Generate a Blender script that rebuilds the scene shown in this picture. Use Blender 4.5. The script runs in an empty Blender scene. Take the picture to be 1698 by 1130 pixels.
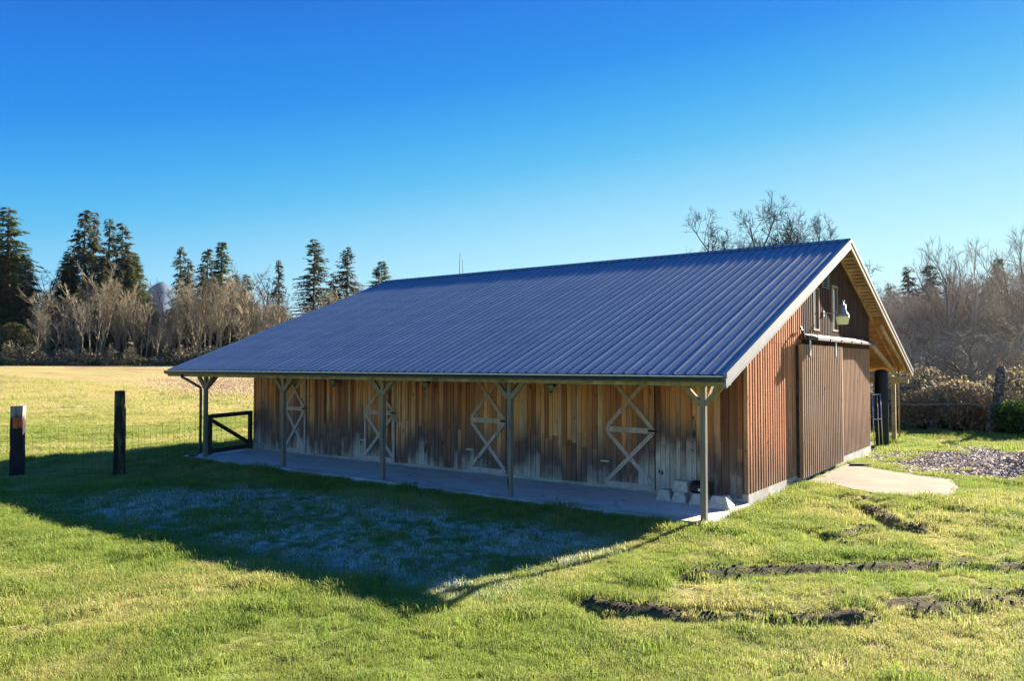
import bpy, math, random
import numpy as np
from mathutils import Vector, Matrix
random.seed(7); RNG=np.random.RandomState(11)
C=bpy.context.scene.collection
R=math.radians
scene=bpy.context.scene

# ---------------------------------------------------------------- camera
YAW=R(36.378); F=1267.07; CAMH=2.613
cam=bpy.data.cameras.new('camera'); camo=bpy.data.objects.new('camera',cam); C.objects.link(camo)
camo.location=(0,0,CAMH); camo.rotation_euler=(R(91.696),0,YAW)
cam.sensor_width=36; cam.lens=F/1698*36; cam.clip_start=.05; cam.clip_end=20000
scene.camera=camo
# ---------------------------------------------------------------- sky, sun, exposure
SUN_AZ=R(10.5); SUN_EL=R(22.3)          # azimuth from +Y towards +X
w=bpy.data.worlds.new('World'); scene.world=w; w.use_nodes=True
wn=w.node_tree.nodes; wl=w.node_tree.links
bg=wn['Background']
sky=wn.new('ShaderNodeTexSky'); sky.sky_type='NISHITA'; sky.sun_disc=False
sky.sun_elevation=SUN_EL; sky.sun_rotation=SUN_AZ; sky.air_density=1.0; sky.dust_density=0.35; sky.ozone_density=3.0
EXPO=2.32; SKYS=.12
# clear winter sky: hand-set ramp by elevation and sun angle, trace of Nishita
geo=wn.new('ShaderNodeTexCoord'); sx_=wn.new('ShaderNodeSeparateXYZ'); wl.new(geo.outputs['Generated'],sx_.inputs[0])
sdv=(math.sin(SUN_AZ)*math.cos(SUN_EL),math.cos(SUN_AZ)*math.cos(SUN_EL),math.sin(SUN_EL))
dp=wn.new('ShaderNodeVectorMath'); dp.operation='DOT_PRODUCT'; wl.new(geo.outputs['Generated'],dp.inputs[0]); dp.inputs[1].default_value=sdv
def wm(op,a,b,c=None):
    m=wn.new('ShaderNodeMath'); m.operation=op
    for i,v in enumerate((a,b,c)):
        if v is None: continue
        if isinstance(v,bpy.types.NodeSocket): wl.new(v,m.inputs[i])
        else: m.inputs[i].default_value=v
    return m.outputs[0]
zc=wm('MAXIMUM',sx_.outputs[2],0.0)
hh_=wm('POWER',wm('MULTIPLY_ADD',dp.outputs['Value'],dp.outputs['Value'],.05),.5)   # Rayleigh-like: pale towards the sun, and opposite it as added fill for front wall
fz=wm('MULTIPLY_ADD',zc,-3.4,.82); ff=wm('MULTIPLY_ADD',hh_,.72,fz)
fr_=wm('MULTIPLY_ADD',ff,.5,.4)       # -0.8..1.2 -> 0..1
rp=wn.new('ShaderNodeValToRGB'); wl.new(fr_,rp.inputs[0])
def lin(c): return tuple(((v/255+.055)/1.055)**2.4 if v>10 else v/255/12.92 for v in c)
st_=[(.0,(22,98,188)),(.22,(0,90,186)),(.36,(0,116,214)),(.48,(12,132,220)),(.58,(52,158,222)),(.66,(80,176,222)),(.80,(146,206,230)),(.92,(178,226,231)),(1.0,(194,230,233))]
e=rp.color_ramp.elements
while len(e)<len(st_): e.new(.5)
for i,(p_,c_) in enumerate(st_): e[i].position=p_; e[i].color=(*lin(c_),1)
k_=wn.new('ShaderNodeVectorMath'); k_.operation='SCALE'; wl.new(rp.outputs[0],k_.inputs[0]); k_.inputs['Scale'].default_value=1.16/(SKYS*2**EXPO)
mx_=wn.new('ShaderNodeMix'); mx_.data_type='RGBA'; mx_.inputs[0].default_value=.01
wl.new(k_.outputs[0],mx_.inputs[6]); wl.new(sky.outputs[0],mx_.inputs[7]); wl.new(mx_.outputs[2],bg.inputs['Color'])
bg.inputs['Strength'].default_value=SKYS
sun=bpy.data.lights.new('sun','SUN'); sun.energy=5.0; sun.angle=R(.53); sun.color=(1,.90,.74)
suno=bpy.data.objects.new('sun',sun); C.objects.link(suno)
sd=Vector((math.sin(SUN_AZ)*math.cos(SUN_EL),math.cos(SUN_AZ)*math.cos(SUN_EL),math.sin(SUN_EL)))
suno.rotation_euler=sd.to_track_quat('Z','Y').to_euler(); suno.location=(0,0,60)
vs=scene.view_settings; vs.view_transform='Standard'; vs.look='None'; vs.gamma=1; vs.use_curve_mapping=False; vs.exposure=EXPO
try:
    scene.cycles.transparent_max_bounces=16; scene.cycles.volume_bounces=0
except Exception: pass

# ---------------------------------------------------------------- helpers
def tag(o,label=None,cat=None,group=None,kind=None):
    if label: o['label']=label
    if cat: o['category']=cat
    if group: o['group']=group
    if kind: o['kind']=kind
    return o
def empty(name,loc=(0,0,0),rz=0):
    o=bpy.data.objects.new(name,None); C.objects.link(o); o.location=loc; o.rotation_euler=(0,0,rz); o.empty_display_size=.2
    return o
class MB:
    def __init__(s): s.v=[]; s.f=[]
    def add(s,v,f):
        n=len(s.v); s.v+= [tuple(p) for p in v]; s.f+=[tuple(i+n for i in q) for q in f]; return s
    def box(s,x0,x1,y0,y1,z0,z1):
        return s.add([(x0,y0,z0),(x1,y0,z0),(x1,y1,z0),(x0,y1,z0),(x0,y0,z1),(x1,y0,z1),(x1,y1,z1),(x0,y1,z1)],
            [(3,2,1,0),(4,5,6,7),(0,1,5,4),(1,2,6,5),(2,3,7,6),(3,0,4,7)])
    def bar(s,p0,p1,a,b,up=(0,0,1)):
        """bar from p0 to p1; a = width across (perp to up), b = size along up"""
        p0=Vector(p0);p1=Vector(p1);d=(p1-p0).normalized();u=Vector(up);x=d.cross(u)
        if x.length<1e-4: x=d.cross(Vector((1,0,0)))
        x.normalize();u=x.cross(d).normalized()
        vs=[p+x*sx*a/2+u*su*b/2 for p in (p0,p1) for sx,su in ((-1,-1),(1,-1),(1,1),(-1,1))]
        return s.add(vs,[(3,2,1,0),(4,5,6,7),(0,1,5,4),(1,2,6,5),(2,3,7,6),(3,0,4,7)])
    def prism(s,poly,axis,a,b):
        """poly in the two other axes, extruded from a to b along axis"""
        n=len(poly)
        def P(p,t): return {'x':(t,p[0],p[1]),'y':(p[0],t,p[1]),'z':(p[0],p[1],t)}[axis]
        return s.add([P(p,a) for p in poly]+[P(p,b) for p in poly],
            [tuple(range(n))[::-1],tuple(range(n,2*n))]+[(i,(i+1)%n,n+(i+1)%n,n+i) for i in range(n)])
    def tube(s,pts,rs,n=6,cap=True):
        pts=[Vector(p) for p in pts]; m=len(pts)
        if not hasattr(rs,'__len__'): rs=[rs]*m
        vs=[];u=None
        for i,p in enumerate(pts):
            d=(pts[min(i+1,m-1)]-pts[max(i-1,0)])
            d=d.normalized() if d.length>1e-9 else Vector((0,0,1))
            if u is None: u=d.orthogonal().normalized()
            u=(u-d*u.dot(d))
            u=u.normalized() if u.length>1e-6 else d.orthogonal().normalized()
            x=d.cross(u)
            for k in range(n):
                t=2*math.pi*k/n; vs.append(p+(u*math.cos(t)+x*math.sin(t))*rs[i])
        fs=[(i*n+k,i*n+(k+1)%n,(i+1)*n+(k+1)%n,(i+1)*n+k) for i in range(m-1) for k in range(n)]
        if cap: fs+=[tuple(range(n))[::-1],tuple(range((m-1)*n,m*n))]
        return s.add(vs,fs)
    def lathe(s,prof,cx,cy,n=16):
        vs=[(cx+r*math.cos(2*math.pi*k/n),cy+r*math.sin(2*math.pi*k/n),z) for r,z in prof for k in range(n)]
        m=len(prof)
        fs=[(i*n+k,i*n+(k+1)%n,(i+1)*n+(k+1)%n,(i+1)*n+k) for i in range(m-1) for k in range(n)]
        fs+=[tuple(range(n))[::-1],tuple(range((m-1)*n,m*n))]
        return s.add(vs,fs)
    def mesh(s,name,mat,smooth=False):
        me=bpy.data.meshes.new(name); me.from_pydata([tuple(p) for p in s.v],[],s.f)
        if mat: me.materials.append(mat)
        if smooth: me.polygons.foreach_set('use_smooth',[True]*len(me.polygons))
        me.update(); return me
    def build(s,name,mat,parent=None,smooth=False,bevel=0):
        o=bpy.data.objects.new(name,s.mesh(name,mat,smooth)); C.objects.link(o)
        if parent: o.parent=parent
        if bevel:
            b=o.modifiers.new('bevel','BEVEL'); b.width=bevel; b.segments=1
        return o
def npmesh(name,v,f,mat,smooth=False,attrs=None,parent=None):
    """v (n,3) f (m,k) arrays"""
    me=bpy.data.meshes.new(name); n=len(v); m,k=f.shape
    me.vertices.add(n); me.vertices.foreach_set('co',v.astype(np.float32).ravel())
    me.loops.add(m*k); me.loops.foreach_set('vertex_index',f.astype(np.int32).ravel())
    me.polygons.add(m); me.polygons.foreach_set('loop_start',np.arange(0,m*k,k,dtype=np.int32))
    if smooth: me.polygons.foreach_set('use_smooth',np.ones(m,bool))
    me.update(calc_edges=True)
    for an,(dom,arr) in (attrs or {}).items():
        a=me.attributes.new(an,'FLOAT',dom); a.data.foreach_set('value',arr.astype(np.float32).ravel())
    if mat: me.materials.append(mat)
    o=bpy.data.objects.new(name,me); C.objects.link(o)
    if parent: o.parent=parent
    return o
# value noise
_T=RNG.rand(256,256)
def vn(x,y):
    xi=np.floor(x).astype(int); yi=np.floor(y).astype(int); fx=x-xi; fy=y-yi
    fx=fx*fx*(3-2*fx); fy=fy*fy*(3-2*fy)
    g=lambda a,b:_T[a%256,b%256]
    return (g(xi,yi)*(1-fx)+g(xi+1,yi)*fx)*(1-fy)+(g(xi,yi+1)*(1-fx)+g(xi+1,yi+1)*fx)*fy
def fbm(x,y,o=4):
    s=0;a=.5;t=0
    for i in range(o): s=s+a*vn(x*2**i+17*i,y*2**i+31*i); t+=a; a*=.5
    return s/t
def sst(a,b,x): t=np.clip((x-a)/(b-a),0,1); return t*t*(3-2*t)

# ---------------------------------------------------------------- node materials
class NT:
    def __init__(s,name,rough=.8,spec=.3):
        s.m=bpy.data.materials.new(name); s.m.use_nodes=True; s.t=s.m.node_tree; s.n=s.t.nodes; s.l=s.t.links
        s.b=s.n['Principled BSDF']; s.out=s.n['Material Output']
        s.b.inputs['Roughness'].default_value=rough; s.b.inputs['Specular IOR Level'].default_value=spec
    def set(s,k,v):
        if hasattr(v,'is_linked') or isinstance(v,bpy.types.NodeSocket): s.l.new(v,s.b.inputs[k])
        else: s.b.inputs[k].default_value=v if not isinstance(v,tuple) or len(v)==4 else (*v,1)
    def _in(s,node,k,v):
        if isinstance(v,bpy.types.NodeSocket): s.l.new(v,node.inputs[k])
        elif v is not None:
            i=node.inputs[k]
            if isinstance(v,tuple) and i.type=='RGBA' and len(v)==3: v=(*v,1)
            i.default_value=v
    def pos(s): return s.n.new('ShaderNodeNewGeometry').outputs['Position']
    def obj(s): return s.n.new('ShaderNodeTexCoord').outputs['Object']
    def rand(s): return s.n.new('ShaderNodeObjectInfo').outputs['Random']
    def attr(s,name,inst=False):
        a=s.n.new('ShaderNodeAttribute'); a.attribute_name=name
        if inst: a.attribute_type='INSTANCER'
        return a.outputs['Fac']
    def xyz(s,v):
        x=s.n.new('ShaderNodeSeparateXYZ'); s.l.new(v,x.inputs[0]); return x.outputs
    def math(s,op,a,b=None,clamp=False):
        m=s.n.new('ShaderNodeMath'); m.operation=op; m.use_clamp=clamp; s._in(m,0,a); s._in(m,1,b); return m.outputs[0]
    def scale(s,v,sc,off=None):
        m=s.n.new('ShaderNodeMapping'); s.l.new(v,m.inputs['Vector']); m.inputs['Scale'].default_value=sc
        if off is not None:
            c=s.n.new('ShaderNodeCombineXYZ'); 
            for i in range(3): s._in(c,i,off)
            s.l.new(c.outputs[0],m.inputs['Location'])
        return m.outputs[0]
    def noise(s,v,scale=5,det=3,rough=.5,dist=0):
        n=s.n.new('ShaderNodeTexNoise'); s.l.new(v,n.inputs['Vector']); n.inputs['Scale'].default_value=scale
        n.inputs['Detail'].default_value=det; n.inputs['Roughness'].default_value=rough; n.inputs['Distortion'].default_value=dist
        return n.outputs['Fac']
    def ramp(s,f,stops,interp='LINEAR'):
        r=s.n.new('ShaderNodeValToRGB'); r.color_ramp.interpolation=interp; e=r.color_ramp.elements
        while len(e)<len(stops): e.new(.5)
        for i,(p,c) in enumerate(stops):
            e[i].position=p
            c=(c,c,c) if not hasattr(c,'__len__') else c
            e[i].color=(*c,1)
        s._in(r,0,f); return r.outputs[0]
    def mr(s,f,a,b,c=0,d=1):
        m=s.n.new('ShaderNodeMapRange'); s._in(m,0,f); 
        for i,v in enumerate((a,b,c,d)): s._in(m,i+1,v)
        return m.outputs[0]
    def mix(s,f,a,b,mode='MIX'):
        m=s.n.new('ShaderNodeMix'); m.data_type='RGBA'; m.blend_type=mode
        s._in(m,0,f); s._in(m,6,a); s._in(m,7,b); return m.outputs[2]
    def bump(s,h,st=.3,d=.01):
        b=s.n.new('ShaderNodeBump'); b.inputs['Strength'].default_value=st; b.inputs['Distance'].default_value=d
        s.l.new(h,b.inputs['Height']); s.l.new(b.outputs[0],s.b.inputs['Normal'])
    def translucent(s,col,f):
        """mix some translucency in"""
        t=s.n.new('ShaderNodeBsdfTranslucent'); s._in(t,0,col); m=s.n.new('ShaderNodeMixShader'); m.inputs[0].default_value=f
        s.l.new(s.b.outputs[0],m.inputs[1]); s.l.new(t.outputs[0],m.inputs[2]); s.l.new(m.outputs[0],s.out.inputs['Surface'])

def plain(name,col,rough=.7,metal=0,var=.25,sc=8,spec=.3):
    t=NT(name,rough,spec); n=t.noise(t.pos(),sc,4,.6)
    c2=tuple(c*(1-var) for c in col); c1=tuple(min(1,c*(1+var)) for c in col)
    t.set('Base Color',t.ramp(n,[(.3,c2),(.7,c1)])); t.set('Metallic',metal); t.bump(n,.2,.004); return t.m

def wood_siding(name,top,mid,low,zmid,zlow,side=False,vary=.5,pal=None,big=1.9):
    """weathered boards: stained above, dark mildew band, bleached foot; world z plus noise"""
    t=NT(name,.85,.15); p=t.pos(); r=t.rand(); X=t.xyz(p)
    off=t.math('MULTIPLY',r,37.0)
    grain=t.noise(t.scale(p,(55,55,1.6),off),1,5,.62,.4)
    blot=t.noise(t.scale(p,(.7,.7,.45)),1.0,4,.55,.2)
    fine=t.noise(t.scale(p,(14,14,5),off),1,5,.7)
    knots=t.noise(t.scale(p,(9,9,3.2),off),1,2,.4)
    base=t.ramp(grain,[(.25,tuple(c*.45 for c in top)),(.5,top),(.78,tuple(min(1,c*1.35) for c in top))])
    if pal:
        r2=t.math('FRACT',t.math('MULTIPLY',r,7.31))
        pc=t.ramp(r2,[(i/(len(pal)-1),c_) for i,c_ in enumerate(pal)])
        base=t.mix(1.0,pc,t.ramp(grain,[(.25,.50),(.5,.95),(.78,1.3)]),'MULTIPLY')
    else: base=t.mix(t.mr(r,0,1,0,vary),base,t.mix(.55,base,mid))
    grey=t.ramp(grain,[(.3,tuple(c*.55 for c in low)),(.62,low)])
    dark=t.ramp(grain,[(.3,tuple(c*.5 for c in mid)),(.7,tuple(c*1.6 for c in mid))])
    zz=t.math('ADD',X[2],t.math('MULTIPLY',t.math('SUBTRACT',blot,.5),big))
    zz=t.math('ADD',zz,t.math('MULTIPLY',t.math('SUBTRACT',r,.5),.45))
    zz=t.math('ADD',zz,t.math('MULTIPLY',t.math('SUBTRACT',fine,.5),.5))
    c=t.mix(t.mr(zz,zmid+.55,zmid-.25),base,dark)
    c=t.mix(t.mr(zz,zlow+.28,zlow-.3),c,grey)
    c=t.mix(t.mr(knots,.70,.76),c,tuple(x*.35 for x in mid))
    t.set('Base Color',c); t.bump(grain,.35,.004); return t.m
M={}
M['front']=wood_siding('siding_front',(.62,.32,.13),(.17,.11,.095),(.70,.62,.55),.80,.10,vary=.8,big=3.2,pal=[(.17,.062,.04),(.74,.32,.12),(.84,.46,.21),(.38,.14,.075),(.80,.47,.26),(.62,.25,.10),(.12,.05,.045),(.76,.36,.15),(.26,.10,.06),(.54,.22,.09)])
M['gable']=wood_siding('siding_gable',(.62,.28,.14),(.32,.17,.11),(.46,.34,.25),.7,.05,vary=.5,pal=[(.36,.14,.075),(.70,.33,.18),(.50,.20,.10),(.78,.43,.26),(.60,.27,.14),(.42,.18,.10)])
M['gable_grey']=wood_siding('siding_gable_grey',(.46,.29,.19),(.30,.19,.13),(.50,.41,.30),.8,.0,vary=.5)
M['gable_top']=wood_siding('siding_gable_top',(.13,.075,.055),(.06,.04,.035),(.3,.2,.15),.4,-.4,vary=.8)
M['brace']=wood_siding('brace_wood',(.50,.34,.24),(.50,.40,.36),(.62,.54,.51),1.5,.7,vary=.25)
M['post']=wood_siding('post_wood',(.34,.25,.13),(.22,.19,.15),(.30,.26,.21),1.7,.3,vary=.2)
M['beam']=plain('beam_wood',(.30,.25,.12),.85,var=.5,sc=5)
M['darkwood']=plain('dark_gate_wood',(.055,.048,.045),.85,var=.4,sc=6)
M['tan']=plain('tan_lumber',(.47,.34,.19),.8,var=.35,sc=4)
M['ply']=plain('plywood',(.42,.20,.075),.8,var=.35,sc=3)
M['black']=plain('wall_backing',(.02,.016,.014),.95,var=.2)
M['concrete']=plain('concrete',(.42,.40,.37),.9,var=.3,sc=3)
M['block']=plain('block_concrete',(.50,.47,.43),.92,var=.25,sc=14)
M['galv']=plain('galvanized_steel',(.55,.57,.60),.4,.8,var=.15)
M['wire']=plain('fence_wire',(.10,.10,.10),.6,.5)
M['gutter']=plain('gutter_metal',(.045,.055,.06),.4,.3,var=.2,spec=.5)
M['trim']=plain('trim_metal',(.29,.285,.30),.6,.0,var=.12,sc=3)
M['track']=plain('track_cover',(.12,.085,.075),.7,.1,var=.3)
M['iron']=plain('black_iron',(.02,.02,.022),.45,.4)
M['rust']=plain('rusty_iron',(.16,.06,.04),.8,.1)
M['tank']=plain('black_tank',(.012,.013,.016),.5,var=.3)
# roof metal
t=NT('roof_metal',.5,.25); p=t.pos(); n=t.noise(t.scale(p,(.6,.9,.9)),1,5,.6); n2=t.noise(p,24,3,.6)
c=t.ramp(n,[(.3,(.125,.195,.285)),(.7,(.175,.25,.345))]); r=t.rand(); c=t.mix(t.mr(r,0,1,0,.25),c,(.20,.27,.36))
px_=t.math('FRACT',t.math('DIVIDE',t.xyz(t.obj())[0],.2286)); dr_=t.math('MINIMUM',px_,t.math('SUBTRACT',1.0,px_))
gr_=t.math('MULTIPLY',t.mr(dr_,.13,.085),t.mr(t.noise(t.scale(p,(8,.5,.5)),1,3,.6),.2,.5,.7,1.0))   # dark shade and reflection lines of the ribs, painted into the colour
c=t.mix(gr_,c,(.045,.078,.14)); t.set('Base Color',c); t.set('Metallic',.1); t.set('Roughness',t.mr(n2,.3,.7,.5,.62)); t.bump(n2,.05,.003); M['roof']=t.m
# slab with damp spots
t=NT('porch_concrete',.85,.25); p=t.pos(); n=t.noise(p,2.2,6,.65); st=t.noise(t.scale(p,(1.1,2.6,1)),1.6,1,.3)
mo=t.noise(p,1.2,4,.6); X=t.xyz(p)
c=t.ramp(n,[(.3,(.52,.49,.46)),(.7,(.70,.67,.63))])
edge=t.math('MULTIPLY',t.mr(X[1],12.5,12.0),t.mr(mo,.42,.6)); c=t.mix(t.math('MULTIPLY',edge,.6),c,(.24,.22,.06))
vo=t.n.new('ShaderNodeTexVoronoi'); t.l.new(t.scale(p,(1,1.5,1)),vo.inputs['Vector']); vo.inputs['Scale'].default_value=1.7
dd_=t.math('ADD',vo.outputs['Distance'],t.math('MULTIPLY',t.noise(p,9,2),.10)); c=t.mix(t.math('MULTIPLY',t.mr(dd_,.165,.145),.75),c,(.17,.15,.14)); t.set('Base Color',c); t.bump(n,.2,.004); M['slab']=t.m
t=NT('apron_concrete',.9,.2); p=t.pos(); n=t.noise(p,1.3,6,.65); n2=t.noise(p,.9,3,.5)
c=t.ramp(n,[(.3,(.12,.10,.07)),(.7,(.21,.18,.13))]); c=t.mix(t.mr(n2,.5,.7,0,.5),c,(.20,.19,.09)); t.set('Base Color',c); t.bump(n,.2,.006); M['apron']=t.m
t=NT('window_glass',.05,.8); t.set('Base Color',(.03,.05,.055)); M['glass']=t.m
t=NT('lamp_lens',.25,.5); t.set('Base Color',(.70,.74,.60)); t.translucent((.70,.76,.55),.45); M['lens']=t.m
t=NT('lantern_glass',.1,.6); t.set('Base Color',(.25,.3,.22)); M['lantern_glass']=t.m
M['lamp']=plain('lamp_housing',(.28,.33,.33),.5,.4,var=.1)
M['white']=plain('white_paper',(.75,.75,.78),.8,var=.05)
M['orange']=plain('orange_flaked_paint',(.55,.12,.03),.8,var=.6,sc=30)

# ---------------------------------------------------------------- ground
RUT=[ # polyline, half width, height, clods
 ([(-4.43,7.51),(-4.14,7.4),(-3.95,7.54),(-3.81,7.69),(-3.54,7.64),(-3.3,7.72),(-3.0,7.98),(-2.71,8.08),(-2.34,8.28),(-1.85,8.74)],.13,.12,1),
 ([(-3.9,9.14),(-3.54,9.62),(-3.14,10.05),(-2.71,10.41),(-2.41,10.73),(-1.86,11.29),(-1.22,11.76),(-.44,12.18),(1,13)],.15,.10,.7),
 ([(-2.8,10.9),(-2.28,11.18),(-1.91,11.57),(-1.25,12.1)],.10,.07,.3),
 ([(-1.67,9.35),(-1.28,10.0),(-.85,10.52),(-.4,10.94),(.8,12)],.09,.05,.1),
 ([(-1.44,9.19),(-1.13,9.67),(-.81,9.96),(-.39,10.43),(.8,11.4)],.14,.09,.3),
 ([(-3.53,16.0),(-3.11,15.28),(-2.71,14.73),(-2.31,14.07),(-2.05,13.8)],.17,.13,1),
 ([(-3.15,12.5),(-2.97,12.85),(-2.82,13.4),(-2.68,13.62)],.15,.11,1),
 ([(-2.87,12.2),(-2.64,12.32)],.13,.09,1),
 ([(-1.9,16.17),(-1.44,15.8),(-.81,15.67)],.14,.09,.5),
 ([(-4.67,8.4),(-4.46,8.42)],.1,.07,1)]
def seg_dist(x,y,pl):
    d=np.full(np.shape(x),1e9)
    for (ax,ay),(bx_,by) in zip(pl[:-1],pl[1:]):
        vx,vy=bx_-ax,by-ay; t=np.clip(((x-ax)*vx+(y-ay)*vy)/(vx*vx+vy*vy),0,1)
        d=np.minimum(d,np.hypot(x-ax-t*vx,y-ay-t*vy))
    return d
def dirt_mask(x,y):
    m=np.zeros(np.shape(x)); wob=(fbm(x*2.2,y*2.2,3)-.5)
    for pl,hw,h,c in RUT:
        d=seg_dist(x,y,pl)+wob*.30
        m=np.maximum(m,(1-sst(hw*.35,hw*1.05,d))*(.6+.4*sst(.27,.37,fbm(x*1.6+7,y*1.6,2))))
        m=np.maximum(m,.38*(1-sst(hw*.8,hw*2.6,d)))
    return m
def gravel_mask(x,y):   # chip strewn ground beyond the apron
    cx,cy=-1.7,24.0
    d=np.hypot((x-cx)/2.7,(y-cy)/3.5)+(fbm(x*1.3,y*1.3,3)-.5)*1.3
    return 1-sst(.8,1.1,d)
def frost_mask(x,y):
    # melting frost lying in the lee of the barn
    f=sst(-16.5,-14.5,x-(y-9)*.4)*sst(-5.2,-6.4,x)*sst(6.3,7.2,y+ (x+10)*-.03)*sst(11.0,10.3,y-(x+12)*.02)
    n=fbm(x*9.0,y*9.0,3); b=fbm(x*.7+9,y*.7,3)
    return f*np.clip(sst(.47,.66,n*.72+b*.36),0,1)
def dry_mask(x,y):
    d=np.hypot(x,y); far=sst(21,55,d)*sst(-13,-22,x)
    n=fbm(x*.35+3,y*.35+8,4); n2=fbm(x*1.7,y*1.7,3)
    return np.clip(sst(.42,.68,n*.62+n2*.38)*.75+far*.70+.30*sst(6.5,5.0,y+.35*x)*sst(-3.8,-1.5,x),0,1)
def gz(x,y,fine=True):
    x=np.asarray(x,float); y=np.asarray(y,float)
    dep=-math.sin(YAW)*x+math.cos(YAW)*y; d=np.hypot(x,y)
    z=-.07+.30*sst(7.2,2.5,dep)
    z=z-.10*sst(5.9,7.2,y)*sst(11.6,10.6,y)*sst(-4.0,-6,x)*sst(-24,-18,x)
    z=z+2.25*sst(34,150,d)*sst(8,-30,x)
    inb=(x>-21.5)&(x<-1.5)&(y>11.5)&(y<30)
    z=z+np.where(inb,0,1)*(fbm(x*.30,y*.30,3)-.5)*.16*sst(3,10,d)*sst(11.7,10.5,np.where((x>-21)&(x<-4.0),y,0))
    if fine:
        near=sst(60,35,d)
        z=z+near*(fbm(x*3.1,y*3.1,3)-.5)*.035
        for pl,hw,h,c in RUT:
            dd=seg_dist(x,y,pl)+(fbm(x*2.2,y*2.2,3)-.5)*.16
            z=z+h*(.25+.6*fbm(x*4,y*4,3))*(1-sst(0,hw*1.05,dd)) - h*.7*(1-sst(0,hw,np.abs(dd-hw*1.6)))
        # chip pile at the right
        z=z+.55*np.exp(-(((x+.55)/1.05)**2+((y-23.0)/2.0)**2))
    inslab=(x>-20.4)&(x<-4.85)&(y>11.8)&(y<30)
    z=np.where(inslab,np.minimum(z,-.08),z)
    apd=np.hypot(np.maximum(np.abs(x+3.4)-1.5,0),np.maximum(np.abs(y-18.9)-2.2,0))
    z=z+np.where(x>-4.97,.055*(1-sst(.1,1.2,apd)),0)
    apm=(x>-4.95)&(x<-1.9)&(y>16.6)&(y<21.4)
    return np.where(apm,np.minimum(z,-.008),z)
def axis(lo,hi,step,far,g=1.13):
    a=list(np.arange(lo,hi+1e-6,step)); s=step
    while a[-1]<far: s*=g; a.append(a[-1]+s)
    s=step
    while a[0]>-far: s*=g; a.insert(0,a[0]-s)
    return np.array(a)
ax_=axis(-27,3,.10,6000); ay_=axis(2,30,.10,6000)
gx,gy=np.meshgrid(ax_,ay_); gx=gx.ravel(); gy=gy.ravel(); nx=len(ax_); ny=len(ay_)
gzv=gz(gx,gy)
ii=(np.arange(ny-1)[:,None]*nx+np.arange(nx-1)[None,:]).ravel()
gf=np.stack([ii,ii+1,ii+1+nx,ii+nx],1)
t=NT('ground_turf',.95,.1); p=t.pos(); dry=t.attr('dry'); dirt=t.attr('dirt'); gr=t.attr('gravel'); fr=t.attr('frost')
n1=t.noise(p,38,4,.7); n2=t.noise(p,1.4,5,.6); n3=t.noise(p,9,4,.7); n4=t.noise(t.scale(p,(.05,.12,.1)),1,5,.65)
g=t.ramp(n1,[(.25,(.045,.07,.015)),(.55,(.15,.20,.035)),(.8,(.28,.30,.06))])
s_=t.ramp(n1,[(.25,(.18,.14,.06)),(.6,(.46,.36,.15)),(.85,(.62,.50,.24))])
c=t.mix(t.math('ADD',dry,t.mr(n3,.3,.7,-.25,.25),clamp=True),g,s_)
far_=t.mr(t.math('ABSOLUTE',t.xyz(p)[0]),25,60)
c=t.mix(t.math('MULTIPLY',t.mr(n4,.52,.66),far_),c,(.26,.145,.10))
c=t.mix(t.math('MULTIPLY',t.mr(n2,.62,.75),.5),c,(.15,.10,.05))
c=t.mix(gr,c,t.ramp(n1,[(.3,(.20,.16,.13)),(.7,(.50,.44,.39))]))
c=t.mix(t.math('MULTIPLY',dirt,.93),c,t.ramp(n1,[(.3,(.02,.014,.011)),(.7,(.075,.052,.038))]))
c=t.mix(t.math('MULTIPLY',fr,.35),c,(.50,.54,.62))
t.set('Base Color',c); t.bump(t.math('ADD',n1,t.math('MULTIPLY',n3,2)),.6,.05); M['ground']=t.m
ground=npmesh('ground',np.stack([gx,gy,gzv],1),gf,M['ground'],True,
   {'dry':('POINT',dry_mask(gx,gy)),'dirt':('POINT',dirt_mask(gx,gy)),'gravel':('POINT',np.maximum(gravel_mask(gx,gy),np.exp(-(((gx+.55)/1.1)**2+((gy-23)/2.1)**2)))),'frost':('POINT',frost_mask(gx,gy))})
tag(ground,kind='structure')

# slab and apron
sl=MB().box(-20.35,-4.92,11.95,14.12,-.16,0).build('porch_slab',M['slab'],bevel=.015); tag(sl,kind='structure')
ap=[(-4.80,17.35),(-4.27,17.45),(-3.75,17.0),(-3.3,16.78),(-2.75,16.72),(-2.2,16.95),(-1.95,17.5),(-2.02,18.6),(-2.35,19.85),(-2.7,20.0),(-3.31,20.25),(-4.0,20.62),(-4.3,20.95),(-4.80,21.25)]
ap2=[]
for (a_,b_) in zip(ap,ap[1:]+ap[:1]):
    n_=max(1,int(math.dist(a_,b_)/.09))
    for i in range(n_):
        q=i/n_; j=0 if a_[0]<-4.79 and b_[0]<-4.79 else 1
        ap2.append((a_[0]+(b_[0]-a_[0])*q+j*random.uniform(-.03,.03),a_[1]+(b_[1]-a_[1])*q+j*random.uniform(-.03,.03)))
ap=ap2
apo=MB().prism(ap,'z',-.12,.004).build('concrete_apron',M['apron']); tag(apo,kind='structure')

# ---------------------------------------------------------------- barn
XR,XL=-4.49,-21.07; Y0,YM,Y2=11.87,20.5,29.35; ZE,ZR=2.426,5.714; SL=(ZR-ZE)/(YM-Y0)
WX0,WX1,WY0,WY1=-20.18,-4.97,14.15,24.69
def roofz(y): return ZR-SL*abs(y-YM)
barn=empty('barn',(0,0,0)); tag(barn,'long weathered board barn with blue metal roof and open post porch','barn')
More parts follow.
